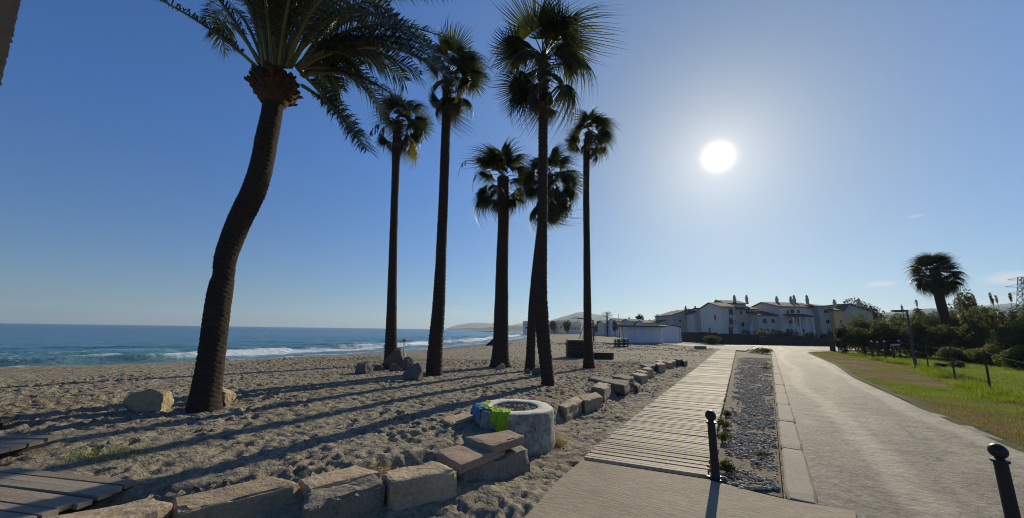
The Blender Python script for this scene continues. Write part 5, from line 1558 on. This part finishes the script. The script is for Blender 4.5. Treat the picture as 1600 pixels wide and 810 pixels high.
# far houses of the town behind the beach, and trees between them --------------------------
TOWN = [(818, 836, 507, 502, 330, 'w'), (834, 852, 505, 500, 300, 'c'), (850, 874, 508, 504, 260, 'w'), (872, 892, 506, 501, 250, 'c'), (890, 908, 508, 503, 230, 'w'),
        (928, 948, 508, 504, 190, 'c'), (944, 966, 506, 501, 170, 'c'), (962, 992, 503, 498, 160, 'w'), (986, 1012, 503, 499, 140, 'c'), (1010, 1032, 506, 501, 128, 'w')]
names_ = ['leftmost far white house by the bay', 'far cream house second from the bay', 'far low white house third from the bay', 'far cream house just left of the lookout tower', 'far white house behind the lookout tower',
          'far cream house right of the slim palm', 'far cream house behind the small date palm', 'far white gabled house above the beach hut', 'far cream house above the beach hut roof', 'far white house left of the long row']
for (x0, x1, e, rr, Y, c), lab in zip(TOWN, names_):
    w = x1 - x0
    house(lab, x0, x1, e, rr, Y, 9 + Y * .02, 'x', [(x0 + w * f, e + 5.5, 2.6, 3) for f in (.25, .5, .75)], WHITE if c == 'w' else CREAM, ((x0 + w * .7, rr - 3, .5),), group='far houses of the town')

# ------------------------------------------------------------------ shrubs and trees
def leaf_cloud(cs, rs, n, size, seed, flat=0.75, inner=0.3):
    """n leaf clumps spread over and through a set of lumps"""
    r = np.random.default_rng(seed)
    cs, rs = np.array(cs, float), np.array(rs, float)
    wgt = (rs[:, 0] * rs[:, 2]); idx = r.choice(len(cs), n, p=wgt / wgt.sum())
    d = r.standard_normal((n, 3)); d /= np.linalg.norm(d, axis=1)[:, None]
    rad = np.where(r.random(n) < inner, r.random(n) ** .5, r.uniform(.82, 1.08, n))
    P = cs[idx] + d * rs[idx] * rad[:, None]
    N = d + r.standard_normal((n, 3)) * .7; N /= np.linalg.norm(N, axis=1)[:, None]
    T = np.cross(N, r.standard_normal((n, 3))); T /= np.linalg.norm(T, axis=1)[:, None]
    B = np.cross(N, T)
    s = size * r.uniform(.5, 1.4, n)[:, None]
    v = np.empty((n, 5, 3))
    v[:, 0] = P - T * s * .9; v[:, 1] = P + B * s * .38 - N * s * .12; v[:, 2] = P + T * s; v[:, 3] = P - B * s * .38 - N * s * .12; v[:, 4] = P + N * s * .12
    keep = P[:, 2] > 0.02
    v = v[keep]; k = len(v)
    b = np.arange(k)[:, None] * 5
    f = np.concatenate([b + [0, 1, 4], b + [1, 2, 4], b + [2, 3, 4], b + [3, 0, 4]])
    return v.reshape(-1, 3), f
def shrub(x, y, w, d, h, m, label, seed, n=2600, size=.13, lumps=9, name='shrub', cat='shrub', z0=0.0, group='shrubs beyond the lawn', trunk_h=0.0, inner=.3):
    r = random.Random(seed)
    root = empty(name, (x, y, z0), label, cat, group)
    cs, rs = [], []
    for k in range(lumps):
        a = r.uniform(0, 6.28); q = r.random() ** .6
        hz = r.uniform(.28, .80)
        s = r.uniform(.26, .46)
        cs.append((x + math.cos(a) * q * w * .38, y + math.sin(a) * q * d * .38, z0 + trunk_h + (h - trunk_h) * hz * (1 - .25 * q)))
        rs.append((w * s * .62, d * s * .62, (h - trunk_h) * s * .62))
    cs.append((x, y, z0 + trunk_h + (h - trunk_h) * .40)); rs.append((w * .36, d * .36, (h - trunk_h) * .42))
    v, f = leaf_cloud(cs, rs, n, size, seed, inner=inner)
    np_obj('crown' if trunk_h else 'foliage', v, f, m, root)
    mb = MB()
    mb.tube([(x, y, z0 - .1), (x + r.uniform(-.1, .1), y, z0 + trunk_h * .6 + h * .12), (x + r.uniform(-.2, .2), y, z0 + trunk_h + (h - trunk_h) * .4)], [.05 * h ** .7, .038 * h ** .7, .02 * h ** .7], 7)
    for k in range(5):
        c = cs[k]; b = Vector((x, y, z0 + trunk_h * .8 + h * .08))
        mb.tube([b, b.lerp(Vector(c), .5) + Vector((0, 0, -.05 * h)), c], [.022 * h ** .7, .016 * h ** .7, .006], 5)
    mb.build('trunk' if trunk_h else 'stem', BARK, root)
    return root
def px_shrub(px, base_y, top_y, wpx, Y, m, label, seed, **kw):
    p = at(px, base_y, Y); k = float((p - CO) @ CF) / F_PX
    top = at(px, top_y, Y)[2]
    return shrub(p[0], Y, wpx * k * .80, wpx * k * kw.pop('deep', .8), top * 1.06, m, label, seed, **kw)
S = px_shrub
S(1322, 555, 506, 34, 42, LEAF2, 'dark rounded shrub next to the ochre house', 1, n=2600)
S(1352, 557, 507, 52, 40, LEAF2, 'dark shrub behind the leftmost fence posts', 2, n=3400)
S(1388, 559, 502, 56, 38.5, LEAF2, 'big dark shrub behind the fence posts with white tops', 3, n=4200)
S(1425, 561, 503, 46, 36.5, LEAF2, 'dark shrub right behind the street lamp', 4, n=3200)
S(1440, 561, 497, 50, 35.0, LEAF1, 'light green shrub left of the fan palm trunk', 5, n=3600)
S(1482, 566, 500, 60, 32.5, LEAF2, 'broad dark shrub at the foot of the fan palm', 6, n=4200)
S(1535, 572, 497, 76, 30, LEAF1, 'spreading green shrub in the middle of the thicket', 7, n=5200)
S(1560, 580, 536, 70, 26.5, LEAF3, 'low pale green shrub in front of the thicket', 8, n=3400, size=.10)
S(1605, 582, 500, 80, 26.0, LEAF1, 'tall green shrub at the right edge of the picture', 9, n=5200)
S(1600, 584, 540, 60, 23.5, LEAF3, 'low pale shrub at the right edge', 10, n=3000, size=.09)
S(1505, 574, 540, 60, 29, LEAF2, 'low dark shrub at the lawn edge', 11, n=2600, size=.10)
S(1690, 590, 480, 120, 24, LEAF1, 'tall shrub beyond the right edge of the thicket', 12, n=4200)
S(1470, 579, 567, 16, 24.5, LEAF2, 'small dark bush on the lawn left of two', 13, n=600, size=.07)
S(1498, 580, 564, 26, 24.2, LEAF2, 'wider small dark bush on the lawn', 14, n=900, size=.07)
for i, (px, top, wpx, Y, m, lab) in enumerate(((1352, 492, 64, 50, LEAF1, 'tall pale shrub behind the dark shrubs on the left'), (1405, 482, 74, 48, LEAF1, 'green thicket shrub behind the street lamp'), (1450, 480, 74, 46, LEAF3, 'pale thicket shrub left of the fan palm trunk'),
                                      (1500, 477, 84, 44, LEAF1, 'thicket shrub right of the fan palm trunk'), (1555, 474, 84, 42, LEAF1, 'thicket shrub under the small spreading tree'), (1610, 470, 94, 38, LEAF2, 'dark thicket shrub in front of the pylon'), (1700, 474, 110, 36, LEAF1, 'thicket shrub past the right edge'))):
    S(px, 560, top, wpx, Y, m, lab, 40 + i, n=6500, size=.13, lumps=16)
# trees behind the houses and on the skyline
S(1352, 520, 466, 66, 92, LEAF2, 'broad dark tree rising behind the grey end house', 60, n=5200, size=.34, name='tree', cat='tree', trunk_h=2.5, group='trees on the skyline', lumps=14)
S(1318, 520, 471, 20, 94, LEAF2, 'small dark tree between two chimneys of the end house', 61, n=900, size=.3, name='tree', cat='tree', trunk_h=2.5, group='trees on the skyline')
S(1520, 520, 452, 34, 62, LEAF2, 'small open tree standing above the thicket left of the pylon', 62, n=900, size=.22, name='tree', cat='tree', trunk_h=5.5, group='trees on the skyline', inner=.1)
S(1444, 520, 480, 20, 70, LEAF2, 'low dark treetop left of the fan palm', 63, n=600, size=.25, name='tree', cat='tree', trunk_h=3, group='trees on the skyline')
S(1000, 520, 491, 14, 150, LEAF2, 'ragged tree above the beach hut roof', 64, n=420, size=.55, name='tree', cat='tree', trunk_h=5, group='trees on the skyline', inner=.1)
S(1031, 520, 492, 12, 130, LEAF2, 'small ragged tree left of the first house chimney', 65, n=380, size=.45, name='tree', cat='tree', trunk_h=5, group='trees on the skyline', inner=.1)
S(961, 520, 499, 12, 150, LEAF2, 'round dark tree right of the small date palm', 66, n=420, size=.5, name='tree', cat='tree', trunk_h=2, group='trees on the skyline')
S(1122, 500, 473, 12, 86, LEAF2, 'dark treetop at the left gable of the tall white house', 67, n=500, size=.3, name='tree', cat='tree', trunk_h=4, group='trees on the skyline')
for i, (px, lab) in enumerate(((838, 'leftmost of the far town trees'), (866, 'far tree between two bay houses'), (886, 'far tree left of the lookout canopy'), (936, 'far tree right of the slim palm'), (984, 'far tree above left end of the hut'), (1018, 'far tree right of the hut roof'))):
    S(px, 520, 501 - (i % 2) * 1.5, 16, 240 - 18 * i, LEAF2, lab, 80 + i, n=420, size=.8, name='tree', cat='tree', trunk_h=1.5, group='far town trees')
S(781, 512, 504, 10, 560, LEAF2, 'lone far tree on the bay point', 90, n=300, size=1.2, name='tree', cat='tree', trunk_h=2, group='far town trees')
# reeds and shrubs before the houses
for i, (px, top, wpx, Y, lab) in enumerate(((1112, 524, 30, 66, 'low pale scrub right of the white sheds'), (1168, 516, 30, 72, 'pale scrub against the cream house, left'), (1192, 515, 30, 71, 'pale reedy scrub under the low house'), (1216, 513, 34, 70, 'tall reedy scrub under the big white house'),
                                       (1242, 514, 34, 70, 'reedy scrub before the columned porch'), (1266, 516, 30, 69, 'reedy scrub before the rounded stairwell'), (1288, 520, 26, 68, 'scrub at the right end of the long wall'))):
    S(px, 535, top, wpx, Y, REED if i not in (0, 6) else LEAF3, lab, 20 + i, n=1100, size=.18, group='scrub before the houses')
# weeds by the path
def weed(px, py, w, h, n, label, seed, m=LEAF1):
    p = G(px, py, .02)
    shrub(p[0], p[1], w, w, h, m, label, seed, n=n, size=.022 if w < 1 else .06, lumps=6, name='weed', cat='weed', group='weeds beside the boardwalk', z0=.0)
weed(1133, 690, .30, .20, 500, 'green weed at the boardwalk edge behind the near bollard', 1)
weed(1131, 668, .30, .24, 500, 'taller weed at the boardwalk edge further behind the bollard', 2)
weed(1137, 650, .25, .16, 360, 'small weed farthest up the boardwalk edge', 3)
weed(1135, 738, .26, .20, 420, 'weed growing beside the near bollard foot', 4)
weed(1192, 712, .22, .10, 240, 'small weed among the loose gravel', 5)
weed(1191, 553, 1.9, .75, 1500, 'round bush at the far end of the gravel strip', 6)
weed(1199, 577, .9, .45, 700, 'small bush against the kerb on the gravel strip', 7)
weed(1174, 552, .9, .25, 300, 'low flat weed at the far boardwalk edge', 8)
for i in range(9):
    y = 573 + i * 3.4; x = 1437 + i * 10.5
    weed(x, y, .75, .33, 420, 'dark clump of weeds along the fence foot' + (' nearest the street lamp', ' second from the street lamp', ' third from the street lamp', ' halfway between lamp and second post', ' just before the middle post', ' just past the middle post', ' between the middle and right posts', ' just before the right post', ' farthest from the street lamp')[i], 10 + i, LEAF2)

# fan palm on the right and small date palm ------------------------------------------------
def right_palm():
    Y = 34.0
    p = at(1482, 560, Y)
    root = empty('fan_palm', (p[0], Y, 0), 'bushy fan palm with a hanging skirt rising from the thicket on the right', 'palm tree')
    spec = [(1484, 556, 17), (1482, 530, 13), (1477, 500, 11.5), (1471, 478, 11), (1466, 455, 11), (1460, 421, 12)]
    pts = px_trunk(spec, Y, 0)
    trunk(root, pts, FTRUNK, 20, 0.06, 0.02, 0.12, 0, 5)
    fan_crown(root, pts[-1], 64, 1.0, (-.03, 0, -.02), 31, -52, 88, 9, (), 1.2)
    crown_boots(root, pts[-1], pts[-1][3], 1.9, 5)
right_palm()
def far_date_palm():
    Y = 140.0
    p = at(949, 522, Y); t = at(948.5, 495, Y)
    root = empty('date_palm', (p[0], Y, 0), 'small far date palm on the beach left of the hut', 'palm tree')
    trunk(root, [(p[0], Y, -.2, .32), (p[0], Y, t[2] * .5, .26), (t[0], Y, t[2], .28)], TRUNK, 12, .15, .02, .2, 0, 2)
    top = Vector([float(v) for v in t])
    for k in range(26):
        az = k * 2.4; el = R(80 - 3.6 * k)
        d = Vector((math.cos(az) * math.cos(el), math.sin(az) * math.cos(el), math.sin(el)))
        date_frond(root, top, top + d * 1.6 + Vector((0, 0, .5)), top + Vector((d.x * 3.0, d.y * 3.0, d.z * 2.4 - .6)), 400 + k, 16, .7)
far_date_palm()

# ------------------------------------------------------------------ lamp, fence, pylons
def street_lamp():
    g = G(1432, 576); Y = g[1]
    top = at(1417, 486, Y); tip = at(1394, 485.5, Y)
    root = empty('street_lamp', (g[0], g[1], 0), 'street lamp with a flat head leaning over the verge', 'street lamp')
    MB().tube([(g[0], Y, -.2), (g[0] - .02, Y, .9), ((g[0] + top[0]) / 2, Y, top[2] * .5), (top[0], Y, top[2])], [.085, .075, .06, .05], 12).build('pole', STEEL, root)
    MB().box((g[0], Y, .05), (.28, .28, .1)).build('base_plate', STEEL, root)
    dx = tip[0] - top[0]
    mb = MB()
    mb.prism([(top[0] + .06, Y - .05, top[2] - .04), (top[0] + dx * .25, Y - .13, top[2] - .07), (top[0] + dx, Y - .11, top[2] - .05), (top[0] + dx, Y + .11, top[2] - .05), (top[0] + dx * .25, Y + .13, top[2] - .07), (top[0] + .06, Y + .05, top[2] - .04)],
             [(top[0] + .06, Y - .05, top[2] + .05), (top[0] + dx * .25, Y - .11, top[2] + .06), (top[0] + dx, Y - .08, top[2] + .03), (top[0] + dx, Y + .08, top[2] + .03), (top[0] + dx * .25, Y + .11, top[2] + .06), (top[0] + .06, Y + .05, top[2] + .05)])
    hd = mb.build('lamp_head', STEEL, root)
    MB().box((top[0] + dx * .62, Y, top[2] - .075), (abs(dx) * .6, .16, .02)).build('glass', GLASS, hd)
street_lamp()
def wire_fence():
    bases = [(1640, 652), (1548, 615), (1493, 595), (1451, 578)]
    tops = [(1628, 570), (1537, 548), (1484, 543), (1445, 539)]
    root_p = G(1493, 595)
    root = empty('wire_fence', (root_p[0], root_p[1], 0), 'wire fence on thin leaning posts between verge and lawn', 'fence')
    T = []
    for (bx, by), (tx, ty) in zip(bases, tops):
        b = G(bx, by); t = at(tx, ty, b[1]); T.append((b, t))
        MB().tube([(b[0], b[1], -.2), ((b[0] + t[0]) / 2 + .01, b[1], t[2] / 2), (t[0], t[1], t[2])], [.034, .03, .027], 8).build('post', DARKW, root)
    far = G(1407, 561); T.append((far, np.array([far[0] - .1, far[1], 1.5])))
    for hgt in (.98, .66, .34):
        pts = []
        for (b, t) in T: pts.append(b + (t - b) * hgt)
        line = []
        for p, q in zip(pts[:-1], pts[1:]):
            for k in range(6):
                s = k / 6; m_ = p * (1 - s) + q * s; line.append((m_[0], m_[1], m_[2] - .06 * math.sin(math.pi * s)))
        line.append(tuple(pts[-1]))
        MB().tube(line, .0035, 4).build('wire', STEEL, root)
wire_fence()
for i, (bx, by, ty, lab) in enumerate(((1364, 563, 534, 'leftmost wooden post with a pale top in the fence group'), (1373, 561, 535, 'second wooden post with a pale top in the fence group'), (1384, 562, 534, 'third wooden post with a pale top in the fence group'),
                                   (1397, 561, 540, 'post under the left end of the pale crossbar'), (1407, 561, 533, 'post under the right end of the pale crossbar'))):
    b = G(bx, by); t = at(bx - 2.5, ty, b[1])
    root = empty('fence_post', (b[0], b[1], 0), lab, 'post', 'wooden posts by the lawn corner')
    MB().tube([(b[0], b[1], -.2), ((b[0] + t[0]) / 2, b[1], t[2] * .5), (t[0], b[1], t[2])], [.08, .07, .065], 8).build('shaft', DARKW, root)
    MB().lathe([(.0, .10), (.05, .09), (.08, .05), (.09, 0)], (t[0], b[1], t[2] - .02), 10).build('cap', SIGNW, root)
b0, b1 = G(1397, 561), G(1407, 561)
def crossbar():
    a, b = at(1393.5, 539.5, b0[1]), at(1404.5, 538.5, b1[1])
    root = empty('crossbar', tuple((a + b) / 2), 'pale wooden crossbar laid over two posts by the lawn corner', 'crossbar')
    d = Vector((b - a)); MB().box(tuple((a + b) / 2), (d.length, .12, .12), math.atan2(d.y, d.x)).build('beam', SIGNW, root)
    MB().box(tuple(a + np.array([0, 0, -.05])), (.16, .16, .2)).build('joint', PALEW, root)
crossbar()
for i, (bx, by, ty, w, lab) in enumerate(((1318, 552, 531, .5, 'small white road sign on a post at the corner of the verge'), (1304, 550, 519, 0, 'thick wooden gatepost at the far corner of the road, right'), (1299.5, 549, 518, 0, 'thick wooden gatepost at the far corner of the road, left'), (1311, 551, 543, 0, 'short white stake beside the small road sign'))):
    b = G(bx, by); t = at(bx - 1, ty, b[1])
    root = empty('sign_post' if w else 'gatepost', (b[0], b[1], 0), lab, 'sign' if w else 'post')
    MB().tube([(b[0], b[1], -.2), (b[0], b[1], t[2])], .05 if w else (.14 if i < 3 else .06), 8).build('post', STEEL if w else (DARKW if i < 3 else SIGNW), root)
    if w: MB().box((t[0] - .3, b[1], t[2]), (.95, .04, .22), .2).build('panel', SIGNW, root)
    else: MB().lathe([(.15, 0), (.15, .05), (.02, .12)], (b[0], b[1], t[2] - .01), 8).build('cap', DARKW if i < 3 else SIGNW, root)

def lattice(name, px, ytop, ybase, Y, wb, wt, label, arms=(), r=.05, levels=9):
    b, t = at(px, ybase, Y), at(px, ytop, Y)
    root = empty(name, (b[0], Y, 0), label, 'tower' if not arms else 'pylon')
    z0, z1 = 0.0, t[2]
    def cor(z, i):
        w = wb + (wt - wb) * (z - z0) / (z1 - z0)
        return Vector((b[0] + (t[0] - b[0]) * z / z1 + w / 2 * (1 if i in (0, 3) else -1), Y + w / 2 * (1 if i < 2 else -1), z))
    for i in range(4): MB().tube([cor(z0, i), cor(z1, i)], r, 4).build('leg', STEEL, root)
    mb = MB()
    for k in range(levels):
        za, zb_ = z0 + (z1 - z0) * k / levels, z0 + (z1 - z0) * (k + 1) / levels
        for i in range(4):
            j = (i + 1) % 4
            mb.tube([cor(za, i), cor(zb_, j)], r * .6, 4); mb.tube([cor(za, j), cor(zb_, i)], r * .6, 4); mb.tube([cor(zb_, i), cor(zb_, j)], r * .6, 4)
    mb.build('bracing', STEEL, root)
    for (y, l, r_) in arms:
        c = at(px, y, Y)
        am = MB(); am.tube([(c[0] - l, Y, c[2]), (c[0] + r_, Y, c[2])], r * 1.1, 4); am.tube([(c[0] - l, Y, c[2]), (c[0], Y, c[2] + .9)], r * .7, 4); am.tube([(c[0] + r_, Y, c[2]), (c[0], Y, c[2] + .9)], r * .7, 4)
        am.build('crossarm', STEEL, root)
lattice('lattice_mast', 1495, 448, 500, 120, 1.5, 1.0, 'slim pale lattice mast behind the fan palm', (), .05, 16)
lattice('power_pylon', 1597, 434, 500, 90, 2.6, 1.0, 'steel power pylon with three crossarms at the right edge', ((438, 3.6, 3.6), (449, 4.2, 4.2), (460, 3.4, 3.4)), .07, 12)

# reeds standing above the thicket
for i, (px, top, Y, lean) in enumerate(((1436, 470, 44, .1), (1503, 461, 40, .2), (1532, 463, 40, -.2), (1549, 459, 38, .5), (1556, 466, 38, .1), (1566, 463, 38, -.1), (1583, 460, 36, .3), (1414, 478, 46, -.1))):
    b = at(px, 500, Y); t = at(px, top, Y)
    root = empty('reed', (b[0], Y, 0), ('lone tall reed left of the fan palm', 'tall reed just right of the fan palm', 'reed under the small open tree', 'most slanting reed right of the small open tree', 'upright reed beside the slanting one', 'reed midway to the pylon', 'reed nearest the pylon', 'short reed above the street lamp')[i], 'reed', 'reeds on the thicket skyline')
    P = [(b[0], Y, 0), (b[0] + lean * .2, Y, t[2] * .6), (b[0] + lean, Y, t[2])]
    MB().tube(P, [.03, .022, .012], 5).build('stalk', REED, root)
    v, f = leaf_cloud([(b[0] + lean * .95, Y, t[2] - .3)], [(.09, .09, .42)], 90, .10, 700 + i)
    np_obj('plume', v, f, STRAW, root)
    v, f = leaf_cloud([(b[0] + lean * .3, Y, t[2] * .62)], [(.30, .3, .7)], 26, .34, 720 + i)
    np_obj('blades', v, f, REED, root)

# pebbles and dry bits strewn over the sand
def pebbles():
    r = np.random.default_rng(91)
    n = 12000
    y = 5 + 60 * r.random(n) ** 1.1; x = np.where(r.random(n) < .6, interp_line(WALL, y) + r.uniform(-9, 9, n), r.uniform(-24, 24, n) + y * .3)
    left_of = polyline_sd(x, y, [(-0.6, 1.0), (0.9, 6.1), (26.1, 46.9), (60, 100)]) < -0.15
    z, d, w = ground_z(x, y)
    k = left_of & (d > 6) & (fbm(x * .5, y * .5, 71, 3) + .1 * r.standard_normal(n) > .44)
    x, y, z = x[k], y[k], z[k]; n = len(x)
    o = np.array([(1, 0, 0), (-1, 0, 0), (0, 1, 0), (0, -1, 0), (0, 0, 1), (0, 0, -1)], float)
    fc = np.array([(0, 2, 4), (2, 1, 4), (1, 3, 4), (3, 0, 4), (2, 0, 5), (1, 2, 5), (3, 1, 5), (0, 3, 5)])
    sc = (0.010 + 0.0011 * y) * r.uniform(.5, 1.6, n)
    v = o[None] * (sc[:, None] * r.uniform(.5, 1.2, (n, 6)))[..., None]
    v[..., 2] *= .7
    v += np.stack([x, y, z + sc * .25], 1)[:, None]
    f = (fc[None] + (np.arange(n) * 6)[:, None, None]).reshape(-1, 3)
    tag(np_obj('pebbles', v.reshape(-1, 3), f, ROCK), 'small pebbles and dry bits strewn over the sand', 'pebbles', kind='stuff')
pebbles()

# ------------------------------------------------------------------ sea air: thin even haze round the whole place
def haze():
    hm = bpy.data.materials.new('haze'); hm.use_nodes = True
    nt = hm.node_tree; nt.nodes.clear()
    o = nt.nodes.new('ShaderNodeOutputMaterial'); v = nt.nodes.new('ShaderNodeVolumePrincipled')
    v.inputs['Color'].default_value = (0.66, 0.82, 1.0, 1); v.inputs['Density'].default_value = 0.00011; v.inputs['Anisotropy'].default_value = 0.3
    nt.links.new(v.outputs[0], o.inputs['Volume'])
    b = MB().box((0, 3300, 146), (16000, 9200, 318)).build('haze', hm)
    tag(b, 'thin pale sea haze over the whole beach', 'haze', kind='stuff')
haze()
